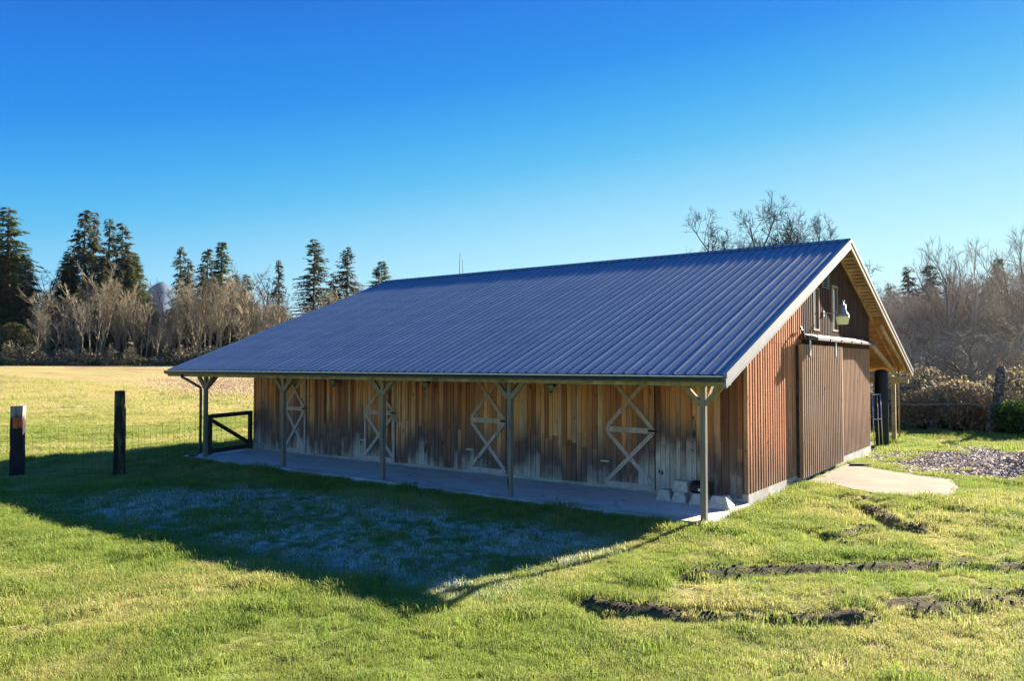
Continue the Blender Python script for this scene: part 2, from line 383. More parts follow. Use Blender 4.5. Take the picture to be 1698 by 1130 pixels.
# front wall: backing + boards
def ztop(y): return roofz(y)-.16
wall=MB().box(WX0,WX1,WY0,WY0+.06,.02,ztop(WY0)-.05).build('front_wall',M['black'],barn)
doors=[(-18.62,-17.68),(-15.27,-14.12),(-11.62,-10.55),(-7.95,-6.82)]
def in_door(x0,x1):
    for a,b in doors:
        if x1>a and x0<b: return (a,b)
x=WX0
TOPF=3.08
cache={}
def board(name,mat,parent,w_,h_,th,loc,rx=0):
    key=(name,mat.name,round(w_,3),round(h_,2),th)
    if key not in cache: cache[key]=MB().box(0,w_,-th,0,0,h_).mesh(name,mat)
    o=bpy.data.objects.new(name,cache[key]); C.objects.link(o); o.parent=parent; o.location=loc; o.rotation_euler=(0,rx,0); return o
while x<WX1-.03:
    w_=random.choice([.095,.11,.12,.13,.145])
    x1=min(x+w_,WX1)
    dd=in_door(x+.02,x1)
    if dd:
        if x<dd[0]-.02: x1=dd[0]
        else: x=dd[1]; continue
    yy=WY0-random.uniform(0,.009)
    gap=random.uniform(.008,.013)
    u=random.random()
    if (x>-10.3 and x<-8.0 and u<.75) or u<.12:      # repaired foot: board in two lengths
        zc=random.choice([.82,.95,1.0,.9])+random.uniform(-.03,.03)
        board('siding_board',M['front'],wall,x1-x-gap,zc-.05,.022,(x,yy-.004,.05),0)
        board('siding_board',M['front'],wall,x1-x-gap,TOPF-zc-.004,.022,(x,yy,zc+.004),0)
    else:
        board('siding_board',M['front'],wall,x1-x-gap,TOPF-.05,.022,(x,yy,.05+random.choice([0,0,.01,-.012])),random.uniform(-.0012,.0012))
    # narrow batten on some joints
    if random.random()<.22: board('batten',M['front'],wall,.035,*random.choice([(2.9,.016,(x-.02,yy-.023,.12)),(1.9,.016,(x-.02,yy-.023,1.1)),(1.9,.016,(x-.02,yy-.023,1.15))]),0)
    x=x1
MB().box(WX0-.02,WX1+.03,WY0-.035,WY0+.08,0,.065).build('sill',M['concrete'],barn)
# stall doors
def stall_door(x0,x1,zmid,zt,slot):
    cx=(x0+x1)/2; d=MB().box(x0+.008,x1-.008,WY0-.03,WY0-.002,.03,3.0).build('stall_door',M['black'],barn)
    y=WY0-.031; n=max(7,int((x1-x0)/.125)); pw=(x1-x0-.02)/n
    for i in range(n):
        board('plank',M['front'],d,pw-.010,2.95,.022,(x0+.01+i*pw,y-random.uniform(0,.004),.05))
    yb=y-.028
    def br(a,b,wd=.085,yo=0): MB().bar((a[0],yb-yo,a[1]),(b[0],yb-yo,b[1]),.022,wd,up=(0,0,1)).build('brace',M['brace'],d)
    zb=.12
    br((x0+.01,zmid),(x1-.01,zmid),.11)                # middle rail
    br((x0+.01,.10),(x1-.01,.10),.12)                  # bottom rail
    br((x0+.05,zmid-.06),(x1-.05,.17),.085); br((x1-.05,zmid-.06),(x0+.05,.17),.085,.024)
    br((x0+.05,zmid+.06),(x1-.05,zt),.085); br((x1-.05,zmid+.06),(x0+.05,zt),.085,.024)
    if slot: # side stiles on doors that show them
        MB().box(x1-.075,x1-.012,yb-.012,yb+.010,.17,2.9).build('stile',M['brace'],d)
        MB().box(x0+.012,x0+.07,yb-.012,yb+.010,.17,zmid-.06).build('stile',M['brace'],d)
    for hz in (.55,2.25):
        MB().box(x0-.10,x0+.10,yb-.034,yb-.026,hz,hz+.03).build('hinge',M['galv'],d)
    MB().box(x1-.13,x1+.06,yb-.045,yb-.036,zmid-.015,zmid+.03).build('latch',M['iron'],d)
    return d
stall_door(*doors[0],1.30,2.32,True); stall_door(*doors[1],1.32,2.36,True)
stall_door(*doors[2],1.27,2.42,False); stall_door(*doors[3],1.24,2.40,False)
# other walls
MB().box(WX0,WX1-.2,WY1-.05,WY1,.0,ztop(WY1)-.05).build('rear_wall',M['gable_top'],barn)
def gable_poly(x0,x1,y0,y1,z0=0.0,drop=.12):
    pts=[(y0,z0),(y1,z0)]
    pts.append((y1,roofz(y1)-drop))
    if y0<YM<y1: pts.append((YM,ZR-drop))
    pts.append((y0,roofz(y0)-drop)); return MB().prism(pts,'x',x0,x1)
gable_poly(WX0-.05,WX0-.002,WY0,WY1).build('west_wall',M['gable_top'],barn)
gw=gable_poly(WX1-.06,WX1-.004,WY0+.07,WY1).build('gable_wall',M['black'],barn)
win=[(18.62,19.14,3.38,4.42),(20.36,20.92,3.42,4.60)]
louv=(19.48,20.10,4.45,4.90)
def gboard(name,mat,y0,y1,z0,z1,xo,th):
    # board on the gable with its head cut to the roof slope
    zt0=min(z1,roofz(y0)-.13); zt1=min(z1,roofz(y1)-.13)
    if zt0<=z0+.02 or zt1<=z0+.02: return
    m=MB().prism([(y0,z0),(y1,z0),(y1,zt1),(y0,zt0)],'x',WX1+xo,WX1+xo+th); o=m.build(name,mat,gw); return o
def zsplit(y0,y1,z0,z1):
    spans=[(z0,z1)]
    for a,b,c,d in win+[louv]:
        if y1>a and y0<b:
            out=[]
            for s,e in spans:
                if s<c: out.append((s,min(e,c)))
                if e>d: out.append((max(s,d),e))
            spans=out
    return spans
y=WY0+.0; k=0
ZS=3.02   # line under the door track where upper boards begin
while y<WY1-.02:
    w_=.15+random.uniform(-.012,.012); y1=min(y+w_,WY1)
    lowmat=M['gable'] if y<17.6 else M['gable_grey']
    for (z0,z1,mt) in (((.16,ZS,lowmat),(ZS+.004,6,M['gable'] if y<17.6 else M['gable_top'])) ):  # upper boards past the corner carry the overhang's shade in their dark colour
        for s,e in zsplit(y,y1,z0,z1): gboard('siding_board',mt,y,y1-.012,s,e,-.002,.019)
        for s,e in zsplit(y-.03,y+.03,z0,z1):
            gboard('batten',mt,max(y-.026,WY0),y+.026,s,e,.018,.018)
    y=y1
MB().box(WX1-.10,WX1+.035,WY0-.03,WY1,-.12,.155).build('foundation',M['concrete'],barn)
MB().box(WX1-.03,WX1+.04,WY0-.055,WY0-.028,.18,3.1).build('corner_board',M['gable'],barn)
# windows
for a,b,c,d in win:
    f=MB(); f.box(WX1+.0,WX1+.05,a,a+.05,c,d); f.box(WX1,WX1+.05,b-.05,b,c,d); f.box(WX1,WX1+.05,a+.05,b-.05,c,c+.05); f.box(WX1,WX1+.05,a+.05,b-.05,d-.05,d)
    fo=f.build('window',M['gable_grey'],barn)
    MB().box(WX1+.008,WX1+.014,a+.05,b-.05,c+.05,d-.05).build('pane',M['glass'],fo)
a,b,c,d=louv
f=MB(); f.box(WX1+.0,WX1+.04,a,a+.03,c,d); f.box(WX1,WX1+.04,b-.03,b,c,d); vo=f.build('louvre_vent',M['lamp'],barn)
for i in range(7):
    z=c+.04+i*(d-c-.06)/6.5; MB().bar((WX1+.02,a+.03,z),(WX1+.02,b-.03,z),.05,.008,up=(.6,0,.8)).build('slat',M['galv'],vo)
# sliding door, proud of the wall
sdx=-4.83; dr=MB().box(sdx-.05,sdx,17.22,20.86,.10,3.02).build('sliding_door',M['gable_grey'],barn)
y=17.22
while y<20.84:
    y1=min(y+.165,20.86)
    MB().box(sdx+.001,sdx+.020,y,y1-.006,.08+random.uniform(0,.02),3.03).build('plank',M['gable_grey'],dr)
    for yo in (0,):
        if y+yo<20.8: MB().box(sdx+.021,sdx+.037,y+yo-.002,y+yo+.042,.10,3.03).build('batten',M['gable_grey'],dr)
    y=y1
for yy in (17.75,20.05):
    MB().box(sdx+.038,sdx+.052,yy,yy+.09,2.78,3.13).build('roller_hanger',M['galv'],dr)
MB().box(sdx-.14,sdx-.052,17.23,17.30,.10,3.0).build('edge_stile',M['darkwood'],dr)
# track cover
tr=MB().prism([(-4.96,3.14),(-4.74,3.14),(-4.74,3.20),(-4.84,3.27),(-4.96,3.27)],'y',17.55,24.75).build('door_track',M['track'],barn)
yy=17.9
for yy in (18.2,19.4,20.5,21.6,22.7,23.8):
    MB().box(-4.738,-4.728,yy,yy+.05,3.12,3.28).build('track_bracket',M['rust'],tr)
MB().tube([(-4.8,17.55,3.17),(-4.78,17.35,3.14),(-4.75,17.2,3.2),(-4.78,17.15,3.32),(-4.85,17.3,3.40),(-4.88,17.5,3.36)],.022,6).build('hose_loop',M['iron'],tr)
# roof
def roof_panel_mesh(side,wd,last):
    # profile along X with ribs, swept from eave to ridge
    prof=[]
    n=int(round(wd/.2286))
    for i in range(n):
        a=i*.2286
        if i==0: prof+=[(a,.016),(a+.006,.016),(a+.050,0)]
        else: prof+=[(a-.018,0),(a-.012,.012),(a+.004,.012),(a+.042,0)]
        for q in (.085,.15): prof+=[(a+q-.014,0),(a+q,.002),(a+q+.014,0)]
    prof.append((wd-.004,0)) 
    ye=Y0 if side==0 else Y2; yr=YM-.01 if side==0 else YM+.01
    v=[];m=len(prof)
    for (yy,zz) in ((ye,roofz(ye)),(yr,roofz(yr))):
        v+=[(a,yy,zz+h) for a,h in prof]
        v+=[(a,yy,zz+h-.006) for a,h in prof]
    f=[]
    for i in range(m-1):
        f.append((i,i+1,2*m+i+1,2*m+i)); f.append((m+i+1,m+i,3*m+i,3*m+i+1))
        f.append((i+1,i,m+i,m+i+1))
    mm=MB(); mm.add(v,f if side==0 else [q[::-1] for q in f]); return mm
deck=MB()
for ya,yb in ((Y0+.04,YM),(YM,Y2-.04)):
    for_=[(ya,roofz(ya)-.012),(yb,roofz(yb)-.012),(yb,roofz(yb)-.030),(ya,roofz(ya)-.030)]
    if ya>YM-.001: deck.prism([(YM,ZR-.012),(24.9,roofz(24.9)-.012),(24.9,roofz(24.9)-.030),(YM,ZR-.030)],'x',XL+.03,WX1-.03)
    else: deck.prism(for_,'x',XL+.03,XR-.03)
roof=deck.build('roof',M['black'],barn)
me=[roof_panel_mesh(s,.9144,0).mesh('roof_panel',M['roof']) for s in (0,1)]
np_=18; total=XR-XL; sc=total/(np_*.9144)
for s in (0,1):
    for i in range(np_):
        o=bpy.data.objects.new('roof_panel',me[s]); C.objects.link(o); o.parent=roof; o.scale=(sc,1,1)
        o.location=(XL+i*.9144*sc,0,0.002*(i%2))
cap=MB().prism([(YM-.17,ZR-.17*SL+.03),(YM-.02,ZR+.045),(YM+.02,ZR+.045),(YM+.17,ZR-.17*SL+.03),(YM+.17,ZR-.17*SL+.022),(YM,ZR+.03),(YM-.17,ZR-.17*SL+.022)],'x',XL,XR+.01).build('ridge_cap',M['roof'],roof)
# screws on the front slope, one part
sm=MB()
for r_ in range(11):
    yy=Y0+.22+r_*.80
    if yy>YM-.1: break
    for i in range(int(total/.2286)):
        xx=XL+.03+i*.2286*sc+.035
        if random.random()<.85: sm.box(xx,xx+.016,yy,yy+.016,roofz(yy)+.002,roofz(yy)+.012)
so=sm.build('screws',M['iron'],roof); so['kind']='stuff'
# barge trims, purlins and skip boards under the rear overhang
def rake(x0,x1,ya,yb,dt,db,name,mat):
    return MB().prism([(ya,roofz(ya)-dt),(yb,roofz(yb)-dt),(yb,roofz(yb)-db),(ya,roofz(ya)-db)],'x',x0,x1).build(name,mat,roof)
for ya,yb in ((Y0-.01,YM),(YM,Y2+.01)):
    rake(XR-.05,XR,ya,yb,-.028,.20,'barge_board',M['trim'] if ya<YM-1 else M['tan'])
    rake(XR+.0005,XR+.016,ya,yb,-.036,.055,'rake_trim',M['trim'])
    rake(XR-.02,XR+.006,ya,yb,.185,.215,'drip_lip',M['trim'])
    rake(XL,XL+.04,ya,yb,-.002,.16,'barge_board',M['gutter'])
    rake(WX1+.05,WX1+.09,ya+.1 if ya<YM-1 else yb and ya,yb-.1 if ya>YM-1 else yb,.055,.14,'verge_rafter',M['tan'])
yy=YM+.12; 
while yy<24.75:
    z=roofz(yy)
    MB().prism([(yy,z-.034),(yy+.125,roofz(yy+.125)-.034),(yy+.125,roofz(yy+.125)-.062),(yy,z-.062)],'x',WX1+.0,XR-.055).build('skip_board',M['tan'],roof)
    yy+=.205
yy=YM-.26
while yy>Y0+.3:
    z=roofz(yy)
    MB().prism([(yy,z-.034),(yy+.125,roofz(yy+.125)-.034),(yy+.125,roofz(yy+.125)-.062),(yy,z-.062)],'x',WX1+.0,XR-.055).build('skip_board',M['tan'],roof)
    yy-=.41
yy=24.92
while yy<Y2-.1:      # plywood strips under the rear lean to
    y1=min(yy+.72,Y2-.06)
    MB().prism([(yy,roofz(yy)-.034),(y1-.02,roofz(y1-.02)-.034),(y1-.02,roofz(y1-.02)-.05),(yy,roofz(yy)-.05)],'x',XL+.1,XR-.055).build('soffit_sheet',M['ply'],roof)
    yy=y1
MB().bar((-4.95,24.75,3.25),(-4.95,28.75,roofz(28.75)-.30),.06,.14).build('rafter',M['tan'],roof)
MB().bar((-4.62,24.7,3.72),(-4.62,28.9,roofz(28.9)-.16),.04,.13).build('rafter',M['tan'],roof)
# gutter, fascia and porch beam
gp=[(Y0-.015,2.405),(Y0-.12,2.405),(Y0-.125,2.37),(Y0-.105,2.34),(Y0-.10,2.305),(Y0-.015,2.305)]
gu=MB().prism(gp,'x',XL-.02,XR-.03).build('gutter',M['gutter'],barn)
MB().box(XL,XR-.02,Y0-.135,Y0-.105,2.392,2.408).build('gutter_lip',M['galv'],gu)
fa=MB().box(XL+.02,XR-.052,Y0-.012,Y0+.022,2.235,2.385).build('fascia',M['beam'],barn)
YP=12.165
MB().box(XL+.15,XR-.06,YP-.07,YP+.07,2.25,2.47).build('porch_beam',M['beam'],barn)
PX=[-19.60,-16.13,-12.57,-9.01,-5.00]
for i,x in enumerate(PX):
    po=MB().box(x-.048,x+.048,YP-.048,YP+.048,-.12,2.249).build('post',M['post'],barn,bevel=.004)
    for sx in (-1,1):
        MB().bar((x+sx*.045,YP-.01,1.93),(x+sx*.34,YP-.01,2.245),.075,.085).build('brace',M['post'],po)
    MB().bar((x,YP+.045,1.93),(x,YP+.34,2.245),.075,.085,up=(0,0,1)).build('brace',M['post'],po)
for i in range(8):    # rafters over the porch
    x=XL+.4+i*2.27
    MB().bar((x,Y0+.04,roofz(Y0+.04)-.10),(x,WY0-.05,roofz(WY0-.05)-.10),.04,.13).build('rafter',M['tan'],roof)
# downspout at the far left post
ds=MB().tube([(-20.25,Y0-.05,2.31),(-20.25,Y0-.05,2.22),(-20.1,Y0+.02,2.15),(-19.72,YP-.10,1.93),(-19.69,YP-.10,1.85),(-19.69,YP-.10,.16),(-19.75,YP-.16,.06),(-19.95,YP-.26,.03)],.038,8).build('downspout',M['gutter'],barn,True)
# rear lean-to: beam, post, store wall
rb=MB().box(XL+.2,XR-.06,28.72,28.86,1.93,2.14).build('porch_beam',M['tan'],barn)
po=MB().box(-5.08,-4.95,28.73,28.85,-.12,1.93).build('post',M['tan'],barn,bevel=.004)
MB().tube([(-4.88,28.95,2.5),(-4.88,28.9,1.9),(-4.86,28.82,1.7),(-4.86,28.82,.1)],.03,6).build('downspout',M['tan'],barn,True)
lw=MB().box(-5.95,-5.9,24.72,28.7,-.05,2.3).build('store_wall',M['black'],barn)
yy=24.73
while yy<28.65:
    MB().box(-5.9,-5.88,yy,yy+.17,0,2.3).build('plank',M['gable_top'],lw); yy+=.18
MB().box(-5.93,-5.89,24.72,28.7,2.31,3.9 if False else 2.75).build('ply_panel',M['ply'],lw)

# wall lanterns under the porch
def lantern(x,label,proto=[None]):
    if proto[0] is None:
        r=empty('wall_lantern',(x,WY0-.05,2.0)); 
        MB().box(-.03,.03,-.02,.02,.10,.26).build('backplate',M['iron'],r)
        MB().tube([(0,-.02,.22),(0,-.09,.27),(0,-.14,.24)],.01,6).build('arm',M['iron'],r,True)
        MB().lathe([(.012,.25),(.03,.235),(.085,.17),(.085,.155)],0,-.14,12).build('cap',M['iron'],r)
        MB().lathe([(.065,.154),(.07,.10),(.055,.02),(.03,-.005)],0,-.14,12).build('glass',M['lantern_glass'],r,True)
        MB().lathe([(.035,-.006),(.03,-.02),(.008,-.04)],0,-.14,10).build('finial',M['iron'],r)
        proto[0]=r
    else:
        r=proto[0].copy(); C.objects.link(r); r.location=(x,WY0-.05,2.0)
        for ch in proto[0].children:
            c=ch.copy(); C.objects.link(c); c.parent=r
    tag(r,label,'lantern','jar lanterns on the barn front wall')
lantern(-16.35,'black jar lantern on the barn wall between the two leftmost stall doors')
lantern(-12.95,'black jar lantern on the barn wall between the second and third stall doors')
lantern(-9.23,'black jar lantern on the barn wall between the two rightmost stall doors')

# yard light on its arm
yl=empty('yard_light',(-4.95,19.46,3.82)); tag(yl,'grey barn light with pale green lens on an arm under the gable peak','lamp')
MB().box(0.03,.05,-.05,.05,-.07,.07).build('bracket',M['galv'],yl)
MB().tube([(.04,0,0),(.25,-.05,.0),(.40,-.13,.03),(.46,-.17,.02)],.016,6).build('arm',M['galv'],yl,True)
lx,ly=.52,-.20
MB().lathe([(.03,.25),(.035,.19),(.075,.18),(.085,.04),(.10,.0),(.15,-.06),(.155,-.10)],lx,ly,18).build('housing',M['lamp'],yl,True)
MB().lathe([(.154,-.101),(.15,-.13),(.125,-.27),(.11,-.285)],lx,ly,18).build('lens',M['lens'],yl,True)
MB().box(lx+.0,lx+.05,ly-.02,ly+.02,.25,.29).build('photocell',M['galv'],yl)

# pier blocks stacked by the corner
def block(x,y,z,label,sw=.30,st=.19,h=.205,rz=0,group='concrete pier blocks by the barn corner',kind='block'):
    a=sw/2;b=st/2
    m=MB(); m.add([(-a,-a,0),(a,-a,0),(a,a,0),(-a,a,0),(-a,-a,.035),(a,-a,.035),(a,a,.035),(-a,a,.035),(-b,-b,h),(b,-b,h),(b,b,h),(-b,b,h)],
        [(3,2,1,0),(8,9,10,11)]+[(i,(i+1)%4,4+(i+1)%4,4+i) for i in range(4)]+[(4+i,4+(i+1)%4,8+(i+1)%4,8+i) for i in range(4)])
    o=m.build('pier_block',M['block'],bevel=.008); o.location=(x,y,z); o.rotation_euler=(0,0,rz); tag(o,label,'concrete block',group); return o
block(-6.33,13.55,0,'leftmost concrete pier block standing on the porch slab against the wall',rz=.05)
block(-6.00,13.52,0,'concrete pier block on the slab carrying the upturned pale block',rz=-.03)
block(-5.64,13.50,0,'concrete pier block on the slab under the dark metal box',rz=.04)
bb=block(-5.20,13.42,0,'widest pier block with a rusty post bracket on top beside the barn corner',sw=.40,st=.24,h=.22,rz=.08)
m=MB(); m.box(-.07,-.055,-.03,.03,.24,.33); m.box(.055,.07,-.03,.03,.24,.33); m.box(-.07,.07,-.03,.03,.232,.245); m.box(-.012,.012,-.012,.012,.215,.235)
m.build('post_bracket',M['rust'],bb)
block(-5.98,13.54,.206,'pale pier block resting on top of the second block from the left',sw=.30,st=.24,h=.20,rz=.02)
bx_=empty('metal_box',(-5.60,13.54,.206)); tag(bx_,'dark rounded metal box with a white label lying on a pier block','box')
MB().prism([(-.12,0),(.12,0),(.14,.05),(.13,.16),(.08,.22),(-.08,.22),(-.13,.16),(-.14,.05)],'x',-.17,.17).build('case',M['iron'],bx_,bevel=.01)
MB().box(-.02,.12,-.149,-.142,.05,.10).build('label_plate',M['white'],bx_)

# ---------------------------------------------------------------- left gate between the corner post and the barn
g=empty('porch_gate',(0,0,0)); tag(g,'dark wooden gate with one diagonal brace between porch post and barn','gate')
A=Vector((-19.62,12.28,0)); B=Vector((-20.20,14.06,0))
def G(s,z): p=A.lerp(B,s); return (p.x,p.y,z)
MB().bar(G(.02,.03),G(.02,1.16),.10,.10,up=(1,0,0)).build('stile',M['darkwood'],g)
MB().bar(G(.97,.03),G(.97,1.16),.10,.10,up=(1,0,0)).build('stile',M['darkwood'],g)
MB().bar(G(.05,1.11),G(.94,1.11),.05,.12).build('top_rail',M['darkwood'],g)
MB().bar(G(.05,.12),G(.94,.12),.05,.12).build('bottom_rail',M['darkwood'],g)
MB().bar(G(.06,1.0),G(.93,.22),.05,.10).build('diagonal_brace',M['darkwood'],g)
m=MB()
for i in range(9): m.tube([G(.06+i*.11,.15),G(.06+i*.11,1.08)],.0035,3,False)
for i in range(6): m.tube([G(.04,.25+i*.15),G(.95,.25+i*.15)],.0035,3,False)
m.build('wire_mesh',M['wire'],g)

# wire fence with two heavy posts
t=NT('old_post_wood',.9,.15); p=t.pos(); n=t.noise(t.scale(p,(30,30,2.5)),1,5,.65,.3); n2=t.noise(t.scale(p,(6,6,2.5)),1,4,.6); z=t.xyz(p)[2]
c=t.ramp(n,[(.3,(.012,.011,.014)),(.7,(.05,.042,.045))]); gy2=t.ramp(n,[(.3,(.16,.14,.11)),(.7,(.42,.37,.29))])
c=t.mix(t.mr(t.math('ADD',z,t.math('MULTIPLY',t.math('SUBTRACT',n2,.5),.7)),1.22,1.40),c,gy2); t.set('Base Color',c); t.bump(n,.7,.012); M['oldpost']=t.m
t=NT('old_post_mossy',.9,.15); p=t.pos(); n=t.noise(t.scale(p,(30,30,2.5)),1,5,.65,.3); n2=t.noise(t.scale(p,(7,7,2.0)),1,4,.6); 
c=t.ramp(n,[(.3,(.012,.010,.012)),(.7,(.045,.036,.03))]); c=t.mix(t.mr(n2,.5,.62,0,.8),c,(.15,.14,.05)); t.set('Base Color',c); t.bump(n,.7,.012); M['oldpost2']=t.m
fe=empty('wire_fence',(-20,8.6,0)); fe.location=(0,0,0); tag(fe,'field wire fence on two heavy timber posts left of the barn','fence')
def rough_post(x,y,h,wx,wy,rz,mat,label,seed):
    rr=random.Random(seed); m=MB(); n=9; vs=[]
    for i in range(n):
        z=-.25+(h+.25)*i/(n-1)
        for sx,sy in ((-1,-1),(0,-1.02),(1,-1),(1.02,0),(1,1),(0,1),(-1,1),(-1.02,0)):
            vs.append(((sx*wx/2)*(1+rr.uniform(-.05,.05)),(sy*wy/2)*(1+rr.uniform(-.05,.05)),z+(rr.uniform(-.02,.015) if i==n-1 else 0)))
    fs=[(i*8+k,i*8+(k+1)%8,(i+1)*8+(k+1)%8,(i+1)*8+k) for i in range(n-1) for k in range(8)]+[tuple(range((n-1)*8,n*8))]
    m.add(vs,fs); o=m.build('fence_post',mat,fe); o.location=(x,y,float(gz(x,y))); o.rotation_euler=(0,0,rz); o['label']=label; return o
p1=rough_post(-20.97,7.97,1.72,.27,.24,.95,M['oldpost'],'shorter post with bleached head and orange flaking patch',3)
p2=rough_post(-19.05,9.51,2.10,.24,.20,.95,M['oldpost2'],'taller dark post with mossy edge',4)
m=MB()
m.box(-.075,.03,-.128,-.1235,1.16,1.42); m.box(.045,.125,-.128,-.1235,1.18,1.43)
o=m.build('paint_patch',M['orange'],p1)
m=MB()
chain=[(-26.5,3.4),(-23.2,6.1),(-20.97,8.12),(-19.05,9.66),(-19.75,12.1)]
for (ax,ay),(bx2,by2) in zip(chain[:-1],chain[1:]):
    L_=math.hypot(bx2-ax,by2-ay); n=int(L_/.19)
    for k in range(7):
        zz=.08+[0,.12,.27,.43,.62,.85,1.12][k]
        m.tube([(ax+(bx2-ax)*q,ay+(by2-ay)*q,float(gz(ax+(bx2-ax)*q,ay+(by2-ay)*q,False))+zz-.03*math.sin(q*math.pi)) for q in (0,.25,.5,.75,1)],.0032,3,False)
    for i in range(n+1):
        q=i/n; xx=ax+(bx2-ax)*q; yy=ay+(by2-ay)*q; z0=float(gz(xx,yy,False)); m.tube([(xx,yy,z0+.05),(xx+random.uniform(-.01,.01),yy,z0+1.2-.03*math.sin(q*math.pi))],.0032,3,False)
m.build('wire_mesh',M['wire'],fe)

# tank and panel under the rear lean-to
tk=MB(); tk.lathe([(.20,-.1),(.205,.0),(.205,2.30),(.19,2.38),(.10,2.42)],0,0,20); o=tk.build('drum_pipe',M['tank'],smooth=True); o.location=(-5.12,27.35,-.02)
tag(o,'tall black pipe standing under the rear lean-to of the barn','pipe')
gp_=empty('gate_panel',(-5.0,26.2,0)); tag(gp_,'galvanized tube gate panel leaning upright beside the black pipe','gate panel'); gp_.rotation_euler=(0,0,R(70))
def T(s_,pts,nm='tube'): MB().tube(pts,.017,6).build(nm,M['galv'],gp_,True)
T(0,[(-.25,0,.0),(-.15,.12,1.62)],'upright'); T(0,[(.02,0,0),(.12,.12,1.62)],'upright'); T(0,[(.22,0,0),(.30,.12,1.62)],'upright')
T(0,[(-.15,.12,1.62),(.30,.12,1.62)],'rail'); T(0,[(-.21,.06,.85),(.24,.06,.85)],'rail')
# plank lying on the apron edge
pk=MB().box(-.25,.25,-.07,.07,0,.05).build('wood_block',M['darkwood'],bevel=.006); pk.location=(-4.45,20.98,.006); pk.rotation_euler=(0,0,R(35)); tag(pk,'short dark timber offcut lying at the edge of the concrete apron','timber')

# ---------------------------------------------------------------- grass
t=NT('grass_blade',.75,.25); p=t.pos(); dry=t.attr('dry',True); fr=t.attr('frost',True); sh=t.attr('shade'); r=t.attr('rnd',True)
n=t.noise(p,1.1,4,.6)
n9=t.noise(p,.45,4,.6); g=t.mix(t.mr(n,.3,.7),(.11,.21,.03),(.25,.33,.05)); g=t.mix(t.mr(n9,.52,.68,0,.55),g,(.30,.27,.10)); g=t.mix(t.mr(r,0,1,0,.5),g,(.34,.36,.07))
s_=t.mix(sh,(.44,.37,.13),(.58,.50,.22))
fac=t.math('ADD',t.math('MULTIPLY',dry,.75),t.mr(sh,0,1,-.32,.42),clamp=True)
c=t.mix(t.mr(fac,.10,.95,0,.9),g,s_)
c=t.mix(t.math('MULTIPLY',fr,t.mr(sh,.35,.6,.15,1.0)),c,(.82,.86,.92))
t.set('Base Color',c); t.translucent(c,.45); M['grass']=t.m
def clump(seed,n,rad,h,wd,name):
    rr=np.random.RandomState(seed); V=[];Fc=[];S=[]
    for i in range(n):
        a=rr.rand()*6.283; rd=rad*math.sqrt(rr.rand()); x,y=rd*math.cos(a),rd*math.sin(a)
        la=rr.rand()*6.283; le=rr.uniform(.15,.95); hh=h*rr.uniform(.45,1.15); w2=wd*rr.uniform(.6,1.2)/2
        dx,dy=math.cos(la),math.sin(la); px,py=-dy*w2,dx*w2; b=len(V)
        V+=[(x-px,y-py,-.01),(x+px,y+py,-.01),(x+dx*hh*le*.35-px*.8,y+dy*hh*le*.35-py*.8,hh*.6),(x+dx*hh*le*.35+px*.8,y+dy*hh*le*.35+py*.8,hh*.6),(x+dx*hh*le,y+dy*hh*le,hh*(1-.35*le))]
        Fc+=[(b,b+1,b+3),(b,b+3,b+2),(b+2,b+3,b+4)]; S+=[rr.rand()]*3
    me=bpy.data.meshes.new(name); me.from_pydata(V,[],Fc); a=me.attributes.new('shade','FLOAT','FACE'); a.data.foreach_set('value',S)
    me.materials.append(M['grass']); return bpy.data.objects.new(name,me)
def scatter(name,pts,scl,kinds,attrs,protos,tilt=.0):
    """one object: protos instanced on points through geometry nodes"""
    me=bpy.data.meshes.new(name); n=len(pts); me.vertices.add(n); me.vertices.foreach_set('co',pts.astype(np.float32).ravel())
    A={'scl':scl,'kind_i':kinds.astype(float),'rot':RNG.rand(n)*6.283}; A.update(attrs)
    for k,v in A.items():
        a=me.attributes.new(k,'FLOAT','POINT'); a.data.foreach_set('value',v.astype(np.float32))
    ob=bpy.data.objects.new(name,me); C.objects.link(ob)
    col=bpy.data.collections.new(name+'_source')
    for pr_ in protos: col.objects.link(pr_)
    ng=bpy.data.node_groups.new(name,'GeometryNodeTree')
    ng.interface.new_socket('Geometry',in_out='INPUT',socket_type='NodeSocketGeometry'); ng.interface.new_socket('Geometry',in_out='OUTPUT',socket_type='NodeSocketGeometry')
    N=ng.nodes; Lk=ng.links; gi=N.new('NodeGroupInput'); go=N.new('NodeGroupOutput')
    ci=N.new('GeometryNodeCollectionInfo'); ci.inputs['Collection'].default_value=col; ci.inputs['Separate Children'].default_value=True; ci.inputs['Reset Children'].default_value=True
    ip=N.new('GeometryNodeInstanceOnPoints'); ip.inputs['Pick Instance'].default_value=True
    def na(nm,typ='FLOAT'):
        q=N.new('GeometryNodeInputNamedAttribute'); q.data_type=typ; q.inputs['Name'].default_value=nm; return q.outputs['Attribute']
    fi=N.new('FunctionNodeFloatToInt'); Lk.new(na('kind_i'),fi.inputs[0]); Lk.new(fi.outputs[0],ip.inputs['Instance Index'])
    cr=N.new('ShaderNodeCombineXYZ'); Lk.new(na('rot'),cr.inputs[2]); er=N.new('FunctionNodeEulerToRotation'); Lk.new(cr.outputs[0],er.inputs[0]); Lk.new(er.outputs[0],ip.inputs['Rotation'])
    Lk.new(na('scl'),ip.inputs['Scale']); Lk.new(gi.outputs[0],ip.inputs['Points']); Lk.new(ci.outputs[0],ip.inputs['Instance']); Lk.new(ip.outputs[0],go.inputs[0])
    mo=ob.modifiers.new('scatter','NODES'); mo.node_group=ng; return ob
PT=[];SC=[]
